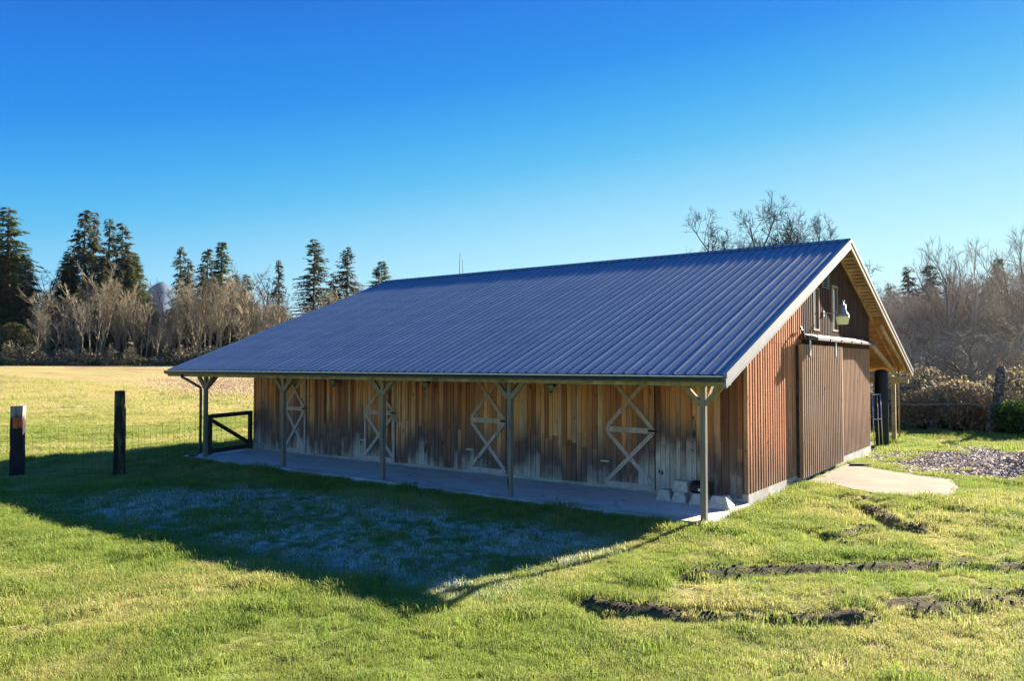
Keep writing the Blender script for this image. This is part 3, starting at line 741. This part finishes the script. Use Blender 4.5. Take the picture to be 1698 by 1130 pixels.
def wedge(d0,d1,dens):
    A_=.80*(d1*d1-d0*d0); n=int(A_*dens)
    d=np.sqrt(RNG.rand(n)*(d1*d1-d0*d0)+d0*d0); l=(RNG.rand(n)*2-1)*.80*d
    return np.stack([math.cos(YAW)*l-math.sin(YAW)*d, math.sin(YAW)*l+math.cos(YAW)*d],1)
for d0,d1,dens,s in ((3.2,8,300,1.0),(8,13,210,1.05),(13,22,110,1.25),(22,40,32,1.8),(40,90,5,2.6)):
    q=wedge(d0,d1,dens); PT.append(q); SC.append(np.full(len(q),s))
q=np.concatenate(PT); sc_=np.concatenate(SC); x,y=q[:,0],q[:,1]
def inpoly(x,y,pl):
    r=np.zeros(len(x),bool); j=len(pl)-1
    for i in range(len(pl)):
        xi,yi=pl[i];xj,yj=pl[j]; c=((yi>y)!=(yj>y))&(x<(xj-xi)*(y-yi)/(yj-yi+1e-12)+xi); r^=c; j=i
    return r
keep=~((x>-20.42)&(x<-4.86)&(y>11.93)&(y<24.8)); keep&=~((x>-21)&(x<-5.1)&(y>24.6)&(y<29)); keep&=~inpoly(x+RNG.normal(0,.045,len(x)),y+RNG.normal(0,.045,len(x)),ap)
dm=dirt_mask(x,y); gm=gravel_mask(x,y); keep&=RNG.rand(len(x))>dm*.97; keep&=RNG.rand(len(x))>gm*1.0
keep&=RNG.rand(len(x))<(.45+.75*sst(.3,.5,fbm(x*1.3+40,y*1.3,3)))
keep&=y<34.5
x,y,sc_=x[keep],y[keep],sc_[keep]
lush=fbm(x*.8+5,y*.8+2,3)
edge=np.exp(-((y-11.75)/.35)**2)*(x<-4.7)*(x>-21)+np.exp(-((x+4.75)/.3)**2)*(y>13)*(y<17.3)
sc_=sc_*(.5+.95*lush+.35*edge+.9*sst(.66,.75,fbm(x*2.1+60,y*2.1,3)))*RNG.uniform(.75,1.25,len(x))
dryv=dry_mask(x,y)*(1-.9*np.clip(edge,0,1)); dryv=np.where((y>26)&(x>-6),dryv*.15,dryv)
rnd_=RNG.rand(len(x)); dd0=np.hypot(x,y); big=(RNG.rand(len(x))<.022)&(dd0<20)
sc_=np.where(big,1.5+.9*RNG.rand(len(x)),sc_); dryv=np.where(big,.0,dryv); rnd_=np.where(big,0,rnd_)
kinds=RNG.randint(0,4,len(x))
pr=[clump(i+1,36,.08,.060,.0042,'grass_tuft_%s'%'abcd'[i]) for i in range(4)]
gr_=scatter('grass',np.stack([x,y,gz(x,y)],1),sc_,kinds,{'dry':dryv,'frost':frost_mask(x,y),'rnd':rnd_},pr)
tag(gr_,'short green and straw coloured grass growing over the ground around the barn','grass',kind='stuff')
# dirt clods along the ruts
cl=MB(); rr=random.Random(5)
for pl,hw,h,c in RUT:
    L_=sum(math.dist(a,b) for a,b in zip(pl[:-1],pl[1:]))
    for i in range(int(L_*80*c)):
        k=rr.random()*(len(pl)-1); a=pl[int(k)]; b=pl[int(k)+1]; f_=k-int(k)
        x0=a[0]+(b[0]-a[0])*f_+rr.gauss(0,hw*.55); y0=a[1]+(b[1]-a[1])*f_+rr.gauss(0,hw*.55)
        if dirt_mask(np.array([x0]),np.array([y0]))[0]<.3: continue
        s=rr.choice([.006,.008,.011,.015])*rr.uniform(.7,1.3); z0=float(gz(x0,y0))
        d=[Vector((rr.uniform(-1,1),rr.uniform(-1,1),rr.uniform(-1,1))).normalized() for _ in range(0)]
        o6=[(1,0,0),(-1,0,0),(0,1,0),(0,-1,0),(0,0,1),(0,0,-1)]
        vs=[(x0+q[0]*s*rr.uniform(.7,1.4),y0+q[1]*s*rr.uniform(.7,1.4),z0+s*.3+q[2]*s*rr.uniform(.6,1.1)) for q in o6]
        cl.add(vs,[(0,2,4),(2,1,4),(1,3,4),(3,0,4),(2,0,5),(1,2,5),(3,1,5),(0,3,5)])
M['soil']=plain('soil',(.05,.034,.026),.95,var=.5,sc=30)
o=cl.build('dirt_clods',M['soil']); tag(o,'dark clods of soil thrown up along the wheel ruts','dirt',kind='stuff')
# wood chips
n=26000; cx=RNG.normal(-1.5,1.8,n); cy=RNG.normal(23.9,2.3,n); k=(gravel_mask(cx,cy)>RNG.rand(n)*.5)|(np.exp(-(((cx+.55)/1.1)**2+((cy-23)/2.1)**2))>.25); k&=~inpoly(cx,cy,ap)
cx,cy=cx[k],cy[k]; n=len(cx); cz=gz(cx,cy)+.012; a=RNG.rand(n)*6.283; L2=RNG.uniform(.02,.06,n); W2=L2*.4; tl=RNG.uniform(-.6,.6,n)
dx,dy=np.cos(a)*L2,np.sin(a)*L2; ex,ey=-np.sin(a)*W2,np.cos(a)*W2; hz_=tl*L2
P4=[np.stack([cx-dx-ex,cy-dy-ey,cz-hz_],1),np.stack([cx+dx-ex,cy+dy-ey,cz+hz_],1),np.stack([cx+dx+ex,cy+dy+ey,cz+hz_+.01],1),np.stack([cx-dx+ex,cy-dy+ey,cz-hz_+.01],1)]
v=np.stack(P4,1).reshape(-1,3); f=np.arange(4*n).reshape(-1,4)
t=NT('wood_chips',.9,.2); rn=t.attr('rn'); t.set('Base Color',t.ramp(rn,[(0,(.20,.15,.13)),(.5,(.48,.40,.34)),(1,(.78,.72,.64))])); 
o=npmesh('wood_chips',v,f,t.m,False,{'rn':('FACE',RNG.rand(n))}); tag(o,'grey and brown wood chips strewn and heaped at the right','wood chips',kind='stuff')

# ---------------------------------------------------------------- trees
def at(u,D): # bearing of image column u at distance D along the view axis
    l=(u-849)/F*D; return (math.cos(YAW)*l-math.sin(YAW)*D, math.sin(YAW)*l+math.cos(YAW)*D)
def vt(name,cols,tr=.25,rough=.85,bluish=None):
    t=NT(name,rough,.1); n=t.attr('rn'); r=t.rand(); c=t.ramp(n,[(i/(len(cols)-1),cc) for i,cc in enumerate(cols)])
    c=t.mix(t.mr(r,0,1,0,.35),c,t.mix(.6,c,(.12,.13,.03))); t.set('Base Color',c); t.translucent(c,tr); return t.m
M['needle']=vt('conifer_needles',[(.02,.045,.022),(.05,.085,.03),(.10,.13,.04),(.20,.20,.06)],.3)
M['needle_brown']=vt('sparse_conifer_needles',[(.03,.045,.03),(.07,.08,.045),(.14,.12,.07)],.3)
M['bark']=plain('bark',(.10,.075,.062),.9,var=.4,sc=6)
t=NT('bark_pale',.9,.1); r=t.rand(); t.set('Base Color',t.mix(r,(.19,.15,.095),(.36,.31,.22))); M['bark_pale']=t.m
t=NT('bark_mauve',.9,.1); r=t.rand(); t.set('Base Color',t.mix(r,(.20,.17,.14),(.50,.43,.36))); M['bark_mauve']=t.m
M['bark_dark']=plain('bark_dark',(.055,.042,.05),.9,var=.3)
def conifer(seed,h,wid,droop,dens,bare=.08,ragged=.35,card=.55):
    """unit description of one conifer: returns trunk MB and leaf arrays"""
    rr=np.random.RandomState(seed); tr=MB(); tr.tube([(0,0,-.5),(0,0,h*.3),(rr.uniform(-.1,.1),0,h*.7),(0,0,h*.99)],[h*.016,h*.012,h*.006,.02],6)
    V=[];nl=0;S=[]; z=h*bare
    while z<h*.985:
        q=z/h; r0=wid*1.15*(1-q)**.70*(.45+.55*min(1,(q+.05)/.22))
        nb=rr.randint(5,9)
        for b in range(nb):
            if rr.rand()>dens: continue
            a=rr.rand()*6.283; L=max(.35,r0*rr.uniform(1-ragged,1+ragged*.5)); ca,sa=math.cos(a),math.sin(a)
            up=.25*(1-q)*0+ (.35 if q>.8 else .05)
            m=max(3,int(L/card*2.8))
            tr.tube([(0,0,z),(ca*L*.5,sa*L*.5,z+L*(up*.5-droop*.15)),(ca*L,sa*L,z+L*(up-droop*.6)+L*.08)],[max(.02,.012*L),.01*L,.008],3,False)
            for i in range(m):
                s=(i+rr.rand())/m; s=.15+.85*s
                x=ca*L*s; y=sa*L*s; zz=z+L*(up*s-droop*.6*s*s)+.08*L*s*s
                for k in range(2):
                    ta=a+rr.choice([-1,1])*rr.uniform(.3,1.3); l2=card*1.5*rr.uniform(.5,1.25)*(1.15-.5*s); w2=l2*rr.uniform(.12,.26)
                    dz=-l2*rr.uniform(.05,.75)*(.5+droop)
                    dx,dy=math.cos(ta)*l2,math.sin(ta)*l2; px,py=-math.sin(ta)*w2,math.cos(ta)*w2; pz=rr.uniform(-.5,.5)*w2
                    V+=[(x-px*.5,y-py*.5,zz-pz),(x+dx*.6-px,y+dy*.6-py,zz+dz*.5-pz),(x+dx,y+dy,zz+dz),(x+dx*.55+px,y+dy*.55+py,zz+dz*.45+pz)]
                    S.append(min(1,max(0,rr.rand()*.7+.3*s)))
        z+=h*.011*rr.uniform(.7,1.3)+.08
    V=np.array(V); return tr,V,np.arange(len(V)).reshape(-1,4),np.array(S)
def bare_tree(seed,h,spread=.5,levels=4,lean=0,kink=.25,fork=.3,thick=.014,twigmin=.012,nb=(3,5),up=.35,lf=(.38,.62)):
    rr=random.Random(seed); m=MB(); cnt=[0]
    def grow(p,d,L,r,lv):
        n=4 if lv<2 else 3; pts=[p];rs=[r];dd=d.copy()
        for i in range(n):
            dd=(dd+Vector((rr.gauss(0,kink),rr.gauss(0,kink),rr.gauss(0,kink)*.5+up*.25))*(.35+.2*lv)).normalized()
            pts.append(pts[-1]+dd*L/n); rs.append(max(twigmin*.6,r*(1-.62*(i+1)/n)))
        m.tube(pts,rs,5 if lv==0 else 3,False); cnt[0]+=1
        if lv>=levels: return
        k=rr.randint(*nb)+(4 if lv==0 else 0)
        for j in range(k):
            f_=rr.uniform(.25 if lv==0 else .2,1)**.8; i=min(int(f_*n),n-1); q=pts[i].lerp(pts[i+1],f_*n-i)
            base=(pts[i+1]-pts[i]).normalized(); ax=base.orthogonal().normalized(); ax.rotate(Matrix.Rotation(rr.random()*6.283,3,base))
            nd=(base*(1-spread)+ax*spread*rr.uniform(.7,1.3)+Vector((0,0,up*.4))).normalized()
            grow(q,nd,L*rr.uniform(*lf)*(1.15-f_*.45),max(twigmin,rs[i]*.55),lv+1)
    d0=Vector((lean,0,1)).normalized()
    grow(Vector((0,0,-.3)),d0,h*.80,h*thick,0)
    return m
def place(proto,parts,x,y,z,s,rz,name,label,cat,group,sx=1):
    r=empty(name,(x,y,z),rz); r.scale=(s*sx,s*sx,s); tag(r,label,cat,group)
    for nm,me_ in parts:
        o=bpy.data.objects.new(nm,me_); C.objects.link(o); o.parent=r
    return r
def conproto(seed,h,wid,droop,dens,mat,**k):
    tr,V,Fq,S=conifer(seed,h,wid,droop,dens,**k)
    tmp=npmesh('crown',V,Fq,mat,False,{'rn':('FACE',S)}); me_=tmp.data; bpy.data.objects.remove(tmp)
    return [('trunk',tr.mesh('trunk',M['bark'])),('crown',me_)]
H0=30.
CP={'fir':conproto(1,H0,5.2,.55,.95,M['needle']),'fir2':conproto(2,H0,4.4,.7,.85,M['needle'],ragged=.5),
    'lacy':conproto(3,H0,4.6,.75,.62,M['needle_brown'],bare=.2,ragged=.6,card=.6),
    'lacy2':conproto(8,H0,4.0,.9,.55,M['needle_brown'],bare=.15,ragged=.7,card=.55),
    'spruce':conproto(5,H0,7.0,.35,.8,M['needle_brown'],ragged=.45,card=.62),
    'cone':conproto(6,H0,7.5,.25,1.0,M['needle'],ragged=.2,card=.6)}
def hgt(v,D,x,y,g=None): return (602.5-v)/F*D+CAMH-g
con=[ # u, top v, D, kind, width factor, label
 (10,338,165,'fir',1.35,'broad dark fir at the far left edge of the tree line'),
 (40,418,158,'fir2',1.2,'shorter dark fir tucked under the broad one at the far left'),
 (-30,380,170,'fir',1.3,'dark fir partly cut off by the left edge of the view'),
 (113,420,168,'lacy',1.0,'short ragged fir leaning out left of the tallest clump'),
 (137,341,170,'lacy',1.0,'tallest ragged fir on the left of the four peaked clump'),
 (153,345,173,'lacy2',.9,'second tall ragged fir standing close against the tallest one'),
 (178,356,170,'lacy2',1.0,'third spire of the tall fir clump, slightly lower'),
 (200,364,168,'lacy',1.05,'rightmost spire of the tall fir clump with long side boughs'),
 (128,470,160,'fir',1.5,'dense dark green fir filling the foot of the tall clump'),
 (170,455,158,'fir2',1.6,'dense olive fir in front of the tall clump'),
 (214,440,162,'fir2',1.2,'dark fir low on the right side of the tall clump'),
 (298,404,175,'lacy2',1.0,'thin fir with drooping tufts right of the mountain gap'),
 (310,425,172,'lacy',1.0,'low companion of the thin fir right of the mountain gap'),
 (342,408,170,'lacy',1.15,'rounded fir top left of the peaked pair in the middle'),
 (366,397,168,'fir2',1.15,'tallest fir of the middle clump'),
 (388,452,160,'fir',1.3,'green fir on the right shoulder of the middle clump'),
 (352,470,158,'fir',1.4,'dark fir at the heart of the middle clump'),
 (408,452,166,'fir',1.1,'small fir with a sharp tip at the right of the middle clump'),
 (461,427,185,'lacy2',.95,'slim lone fir between the middle clump and the two spruces'),
 (520,393,175,'spruce',.95,'tall open spruce, left one of the pair left of the roof'),
 (575,407,172,'spruce',.9,'open spruce, right one of the pair left of the roof'),
 (552,450,180,'lacy',1.1,'small spruce half hidden between the two open spruces'),
 (632,431,150,'cone',1.0,'dense small conifer peeping over the left end of the ridge'),
 (1478,467,120,'lacy2',1.6,'fir close to the barn roof edge on the right'),
 (1508,438,115,'lacy2',1.5,'taller thin fir right of the barn gable'),
 (1545,435,118,'lacy',1.5,'fir rising out of the alders right of the barn'),
 (1658,425,100,'fir2',1.1,'dark fir behind the bare alders near the right edge')]
for u,v,D,k,wf,lab in con:
    x,y=at(u,D); g0=float(gz(x,y,False)); h=hgt(v,D,x,y,g0); s=h/H0
    place(None,CP[k],x,y,g0,s,RNG.rand()*6.28,'conifer_tree',lab,'tree','conifers of the tree line',sx=wf*1.22)
rc_=random.Random(8)
for i in range(22):
    u=rc_.uniform(60,700); D=rc_.uniform(153,168); top=rc_.uniform(490,535); x,y=at(u,D); g0=float(gz(x,y,False)); h=hgt(top,D,x,y,g0)
    place(None,CP[rc_.choice(['fir','fir2'])],x,y,g0,h/H0,rc_.random()*6.28,'conifer_tree','small dark fir filling in low behind the pale saplings','tree','low firs behind the saplings',sx=rc_.uniform(1.4,2.0))
for (u0,u1,t0,t1,n_) in ((108,225,395,480,9),(288,415,435,500,7),(-20,50,400,500,4)):
    for i in range(n_):
        u=rc_.uniform(u0,u1); D=rc_.uniform(160,178); x,y=at(u,D); g0=float(gz(x,y,False)); h=hgt(rc_.uniform(t0,t1),D,x,y,g0)
        place(None,CP[rc_.choice(['fir','fir2','lacy','lacy2'])],x,y,g0,h/H0,rc_.random()*6.28,'conifer_tree','mid height fir packed inside one of the tall clumps on the left','tree','firs inside the left clumps',sx=rc_.uniform(1.3,1.9))
BP={}
for i in range(4): BP['pale%d'%i]=[('branches',bare_tree(20+i,12,spread=.42,levels=3,thick=.011,twigmin=.02,nb=(4,6),up=.3).mesh('branches',M['bark_pale']))]
for i in range(4): BP['mauve%d'%i]=[('branches',bare_tree(40+i,12,spread=.45,levels=3,thick=.012,twigmin=.013,nb=(5,7),up=.40).mesh('branches',M['bark_mauve']))]
BP['dark']=[('branches',bare_tree(61,18,spread=.6,levels=4,thick=.020,twigmin=.03,nb=(3,5),up=.2).mesh('branches',M['bark_dark']))]
rb_=random.Random(3)
for i in range(150):   # pale saplings in front of the left conifers
    u=rb_.uniform(55,660); D=rb_.uniform(138,152); 
    top=556-rb_.uniform(0,1)**.8*82-(25 if 130<u<420 else 0)+ (20 if u>430 else 0) - max(0,(u-440))*.12
    if 222<u<280: top+=45
    x,y=at(u,D); g0=float(gz(x,y,False)); h=hgt(top,D,x,y,g0)
    place(None,BP['pale%d'%rb_.randrange(4)],x,y,g0,h/12,rb_.random()*6.28,'bare_tree','pale leafless sapling in the thicket before the left conifers','tree','pale bare saplings',sx=rb_.uniform(.8,1.15))
for u,top,D,lab in ((97,440,160,'dark leafless maple between the far left fir and the tall clump'),(75,480,162,'small dark leafless tree beside the far left fir'),(428,448,190,'thin leafless treetop above the right end of the middle clump')):
    x,y=at(u,D); g0=float(gz(x,y,False)); place(None,BP['dark'],x,y,g0,hgt(top,D,x,y,g0)/18,rb_.random()*6,'bare_tree',lab,'tree',None,sx=.9)
# bare tree behind the barn roof
for k,(u,top,D,sd_,lab,sp,kk) in enumerate(((1206,335,48,72,'leafless tree with an upright leader, left one behind the roof ridge',.6,.35),(1268,322,50,73,'leafless tree with a straight pole stem behind the ridge centre',.55,.3),(1325,335,47,75,'broad crowned leafless tree behind the ridge near the gable peak',.66,.45),(1240,380,52,76,'low leafless crown filling between the trees behind the ridge',.66,.4),(1292,330,49,77,'leafless tree behind the ridge right beside the straight pole stem',.5,.35),(1352,345,46,78,'rightmost leafless crown behind the ridge, spreading towards the gable peak',.6,.4))):
    x,y=at(u,D); g0=float(gz(x,y,False)); h=hgt(top,D,x,y,g0)
    m=bare_tree(sd_,12.5,spread=sp,levels=4,thick=.021,twigmin=.013,nb=(5,7),up=.22,kink=kk*.6,lf=(.40,.66))
    mx=max(p[2] for p in m.v)
    place(None,[('branches',m.mesh('branches',M['bark_dark']))],x,y,g0,h/mx,rb_.random()*6,'bare_tree',lab,'tree',None,sx=.62 if u>1340 else .9)
x,y=at(764,40); m=MB(); m.tube([(0,0,0),(0.02,0,4),(0,0,6.6)],[.07,.06,.045],5); m.tube([(0,0,6.6),(-.06,0,6.85),(-.08,0,7.6),(-.04,0,8.3)],[.04,.03,.022,.012],4); m.tube([(0,0,6.6),(.07,0,6.8),(.10,0,7.2),(.07,0,7.95)],[.04,.03,.02,.012],4)
r=empty('bare_sapling',(x,y,float(gz(x,y,False))+.2),YAW); tag(r,'thin forked leafless stem poking up behind the middle of the ridge','sapling'); m.build('stem',M['bark_mauve'],r)
# alders to the right
for i in range(95):
    u=rb_.uniform(1400,1760); D=rb_.uniform(52,85); top=505-(u-1460)*.20-rb_.uniform(0,40)*(1 if rb_.random()<.35 else .2)
    if rb_.random()<.4: top+=60
    x,y=at(u,D); g0=-.05; h=hgt(top,D,x,y,g0)
    place(None,BP['mauve%d'%rb_.randrange(4)],x,y,g0,h/12,rb_.random()*6.28,'bare_tree','leafless mauve grey alder in the thicket right of the barn','tree','bare alders right of the barn',sx=rb_.uniform(1.0,1.5))
for i in range(45):
    u=rb_.uniform(1380,1780); D=rb_.uniform(39,60); top=rb_.uniform(520,590); x,y=at(u,D)
    place(None,BP['mauve%d'%rb_.randrange(4)],x,y,-.6,hgt(top,D,x,y,-.6)/12,rb_.random()*6.28,'bare_shrub','leafless shrub filling the foot of the alder thicket right of the barn','shrub','bare shrubs behind the bramble hedge',sx=rb_.uniform(1.8,2.6))
for u,top,D in ((1576,408,50),(1600,400,52),(1695,395,46),(1640,415,54)):
    pass
for u,top,D,lab in ((1578,405,50,'tall slender alder standing above the thicket, left of the broken trunk'),(1612,412,55,'tall slender alder just left of the broken trunk'),(1690,396,47,'tall pale alder at the right edge of the view')):
    x,y=at(u,D); place(None,BP['mauve2'],x,y,-.05,hgt(top,D,x,y,-.05)/12,rb_.random()*6,'bare_tree',lab,'tree',None,sx=.9)
# broken trunk at the hedge
bx0,by0=at(1652,29.2); r=empty('broken_trunk',(bx0,by0,0),YAW); tag(r,'snapped mossy tree trunk standing in the brambles on the right','tree stump')
m=MB(); m.tube([(-.25,0,-.2),(-.12,0,.6),(.05,0,1.3),(.12,0,1.9),(.16,0,2.35),(.17,0,2.5)],[.24,.21,.19,.175,.17,.11],9)
t=NT('mossy_bark',.95,.1); p=t.pos(); n=t.noise(t.scale(p,(4,4,5)),1.5,5,.7); t.set('Base Color',t.ramp(n,[(.35,(.04,.03,.028)),(.5,(.12,.10,.085)),(.65,(.34,.31,.26))])); t.bump(n,.8,.05); M['mossbark']=t.m
m.build('trunk',M['mossbark'],r,True)
m=MB(); rr=random.Random(9)
for i in range(8):
    a=rr.random()*6.28; m.tube([(.14+.08*math.cos(a),.08*math.sin(a),2.3),(.14+.10*math.cos(a),.1*math.sin(a),2.55+rr.random()*.25)],[.05,.004],3)
m.build('splinters',M['tan'],r)
# ---------------------------------------------------------------- bramble hedge right and behind, brush at the far tree line
def leafmass(name,samples,size,mat,label,cat,cols=None):
    """samples (n,3) centres -> small bent leaf quads"""
    n=len(samples); a=RNG.rand(n)*6.283; e=RNG.uniform(-1.2,1.2,n); s=size*RNG.uniform(.5,1.3,n)
    d=np.stack([np.cos(a)*np.cos(e),np.sin(a)*np.cos(e),np.sin(e)],1); u=RNG.normal(size=(n,3)); u-=d*(u*d).sum(1)[:,None]; u/=np.linalg.norm(u,axis=1)[:,None]
    c=samples; v=np.stack([c-d*s[:,None],c+u*s[:,None]*.5,c+d*s[:,None],c-u*s[:,None]*.5],1).reshape(-1,3)
    o=npmesh(name,v,np.arange(4*n).reshape(-1,4),mat,False,{'rn':('FACE',RNG.rand(n))})
    tag(o,label,cat,kind='stuff'); return o
t=NT('bramble_leaves',.8,.2); rn=t.attr('rn'); p=t.pos(); n=t.noise(p,.7,4,.6); zz=t.xyz(p)[2]
c=t.ramp(rn,[(0,(.14,.08,.06)),(.35,(.40,.19,.11)),(.6,(.55,.34,.21)),(.8,(.34,.32,.12)),(1,(.18,.25,.05))])
c2=t.ramp(rn,[(0,(.12,.11,.05)),(.5,(.27,.22,.12)),(1,(.42,.33,.23))]); c=t.mix(t.mr(t.math('ADD',zz,n),1.55,2.1),c,c2)
t.set('Base Color',c); t.translucent(c,.35); M['bramble']=t.m
def hump(n,x0,x1,yf,depth,h,seed):
    rs=np.random.RandomState(seed); x=rs.uniform(x0,x1,n); v=rs.rand(n); 
    hh=h*(.5+1.0*fbm(x*.5+seed,x*0,3)); dep=depth*v; prof=np.sqrt(np.clip(1-(1-v*1.0)**2.2,0,1))*.9+.1
    z=hh*np.minimum(1.15,(.55+.45*v+.0))*rs.rand(n)**.55
    y=yf+dep*.35+ (z/hh)**1.5*depth*.35+ rs.normal(0,.12,n)+(fbm(x*.8,z*.8+seed,3)-.5)*1.0
    return np.stack([x,y,z-.05],1)
s1=hump(52000,-10,11,34.5,3.0,1.75,1); 
s2=hump(36000,-10,11,36.3,4.0,2.35,2)
leafmass('bramble_hedge',np.concatenate([s1,s2]),.082,M['bramble'],'tangled brown bramble hedge along the far side of the lawn','hedge')
st=MB(); rr=random.Random(12)
for i in range(1100):
    x0=rr.uniform(-9,12); y0=34.6+rr.uniform(0,1.6); a=rr.uniform(-1,1); L_=rr.uniform(.6,1.6)
    st.tube([(x0,y0,rr.uniform(0,.8)),(x0+a*L_*.4,y0-.15,1.0+rr.random()*.8),(x0+a*L_,y0-.35,.5+rr.random()*1.2)],.010,3,False)
o=st.build('bramble_canes',M['bark_pale']); tag(o,'bare arching canes of the bramble hedge','canes',kind='stuff')
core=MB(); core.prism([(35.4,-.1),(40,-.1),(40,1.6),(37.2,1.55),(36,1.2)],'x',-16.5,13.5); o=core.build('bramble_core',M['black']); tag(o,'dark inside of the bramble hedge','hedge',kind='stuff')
# rail of the hidden fence in the hedge
rf=empty('hedge_fence',(0,0,0)); tag(rf,'weathered grey pole fence half buried in the bramble hedge','fence')
MB().tube([(-7.5,34.35,1.02),(-5.2,34.3,.94),(-3.4,34.4,1.03),(-2.0,34.6,.97)],.028,6).build('rail',M['bark_mauve'],rf)
for x in (-7.4,-4.6,-1.8): MB().tube([(x,34.45,-.1),(x,34.42,1.15)],.05,6).build('fence_post',M['darkwood'],rf)
# green laurel
M['laurel']=vt('laurel_leaves',[(.02,.05,.015),(.05,.11,.03),(.14,.20,.05)],.3)
lx_,ly_=at(1684,28.3); a=RNG.normal(size=(2600,3)); a/=np.linalg.norm(a,axis=1)[:,None]; a*=(RNG.rand(2600)**.4)[:,None]*np.array([.85,.6,.62]); a+=np.array([lx_,ly_,.62]); a=a[a[:,2]>0]
lb=empty('laurel_bush',(lx_,ly_,0)); tag(lb,'dark green leafy bush at the foot of the hedge by the right edge','bush')
o=leafmass('foliage',a-np.array([lx_,ly_,0]),.075,M['laurel'],None,None); o.parent=lb
m=MB(); 
for i in range(6): m.tube([(0,0,-.05),(RNG.uniform(-.4,.4),RNG.uniform(-.3,.3),.8)],.015,4)
m.build('stem',M['bark'],lb)
# brush strip at the foot of the left trees
n=52000; u=RNG.uniform(-60,760,n); D=RNG.uniform(126,146,n); zz=RNG.rand(n)*(.3+5.2*fbm(u*.06,D*.15,3)**1.6); l=(u-849)/F*D
x=math.cos(YAW)*l-math.sin(YAW)*D; y=math.sin(YAW)*l+math.cos(YAW)*D
t=NT('brush_twigs',.9,.1); rn=t.attr('rn'); p=t.pos(); nn=t.noise(t.scale(p,(.12,.12,.3)),1,3,.6); c=t.ramp(rn,[(0,(.09,.075,.05)),(.5,(.25,.19,.11)),(1,(.40,.33,.19))]); c=t.mix(t.mr(nn,.5,.65),c,t.ramp(rn,[(0,(.02,.035,.02)),(1,(.10,.11,.04))])); t.set('Base Color',c); t.translucent(c,.2)
leafmass('brush',np.stack([x,y,gz(x,y,False)+zz],1),.30,t.m,'low tangled brush along the foot of the far left trees','brush')
# olive shrub far left
sx_,sy_=at(22,140); a=RNG.normal(size=(3500,3)); a/=np.linalg.norm(a,axis=1)[:,None]; a*=(RNG.rand(3500)**.35)[:,None]*np.array([4.2,3,3.9]); a+=np.array([0,0,4.0])
sb=empty('olive_shrub',(sx_,sy_,float(gz(sx_,sy_,False)))); tag(sb,'rounded olive green shrub below the far left fir','bush')
M['olive']=vt('olive_twigs',[(.06,.065,.02),(.16,.15,.05),(.30,.26,.12)],.3)
o=leafmass('foliage',a,.38,M['olive'],None,None); o.parent=sb
# reddish weeds patch in the field
n=9000; u=RNG.normal(370,55,n); D=RNG.normal(70,9,n); l=(u-849)/F*D; x=math.cos(YAW)*l-math.sin(YAW)*D; y=math.sin(YAW)*l+math.cos(YAW)*D
t=NT('dead_weeds',.9,.1); rn=t.attr('rn'); c=t.ramp(rn,[(0,(.30,.19,.15)),(.5,(.45,.32,.24)),(1,(.60,.50,.36))]); t.set('Base Color',c); t.translucent(c,.25)
leafmass('dead_weeds',np.stack([x,y,gz(x,y,False)+RNG.rand(n)*.22],1),.07,t.m,'reddish brown dead weeds in the field beyond the gate','weeds')

# ---------------------------------------------------------------- mountain
n=420; uu=np.linspace(-700,2400,n); rows=14; D0=2600
px=np.stack([uu]*rows,0); k=np.linspace(0,1,rows)[:,None]
peak=40*np.exp(-np.abs((uu-262)/46)**1.2)+18*(fbm(uu*.05,uu*0+7,3)-.5)+60*np.exp(-((uu-290)/150)**2)+45*np.exp(-((uu-450)/110)**2)+45*fbm(uu*.012,uu*0+3,4)*np.exp(-((uu-300)/420)**2)+8
hh=peak/F*D0*(1.0)
Dm=D0-700*(1-k)+0*px; l=(px-849)/F*Dm; X=math.cos(YAW)*l-math.sin(YAW)*Dm; Y=math.sin(YAW)*l+math.cos(YAW)*Dm
Z=(k**1.15)*hh[None,:]+ (fbm(px*.05,k*9+px*0,4)-.5)*30*np.sin(k*np.pi)
back=Z[-1:]*0; X=np.concatenate([X,X[-1:]*1.15]);Y=np.concatenate([Y,Y[-1:]*1.15]);Z=np.concatenate([Z,back]); rows+=1
ii=(np.arange(rows-1)[:,None]*n+np.arange(n-1)[None,:]).ravel(); f=np.stack([ii,ii+1,ii+1+n,ii+n],1)
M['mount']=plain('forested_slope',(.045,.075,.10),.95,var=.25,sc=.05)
o=npmesh('mountain',np.stack([X.ravel(),Y.ravel(),Z.ravel()],1),f,M['mount'],True); tag(o,kind='structure')
# haze
m=MB(); m.box(-5200,3400,-300,4200,-5,300); hz=m.build('haze',None); tag(hz,'thin bluish winter haze over the valley','haze',kind='stuff')
hm=bpy.data.materials.new('haze'); hm.use_nodes=True; nt=hm.node_tree; nt.nodes.remove(nt.nodes['Principled BSDF']); v_=nt.nodes.new('ShaderNodeVolumePrincipled')
v_.inputs['Color'].default_value=(.36,.50,.85,1); v_.inputs['Density'].default_value=.00003; v_.inputs['Anisotropy'].default_value=.2
nt.links.new(v_.outputs[0],nt.nodes['Material Output'].inputs['Volume']); hz.data.materials.append(hm)
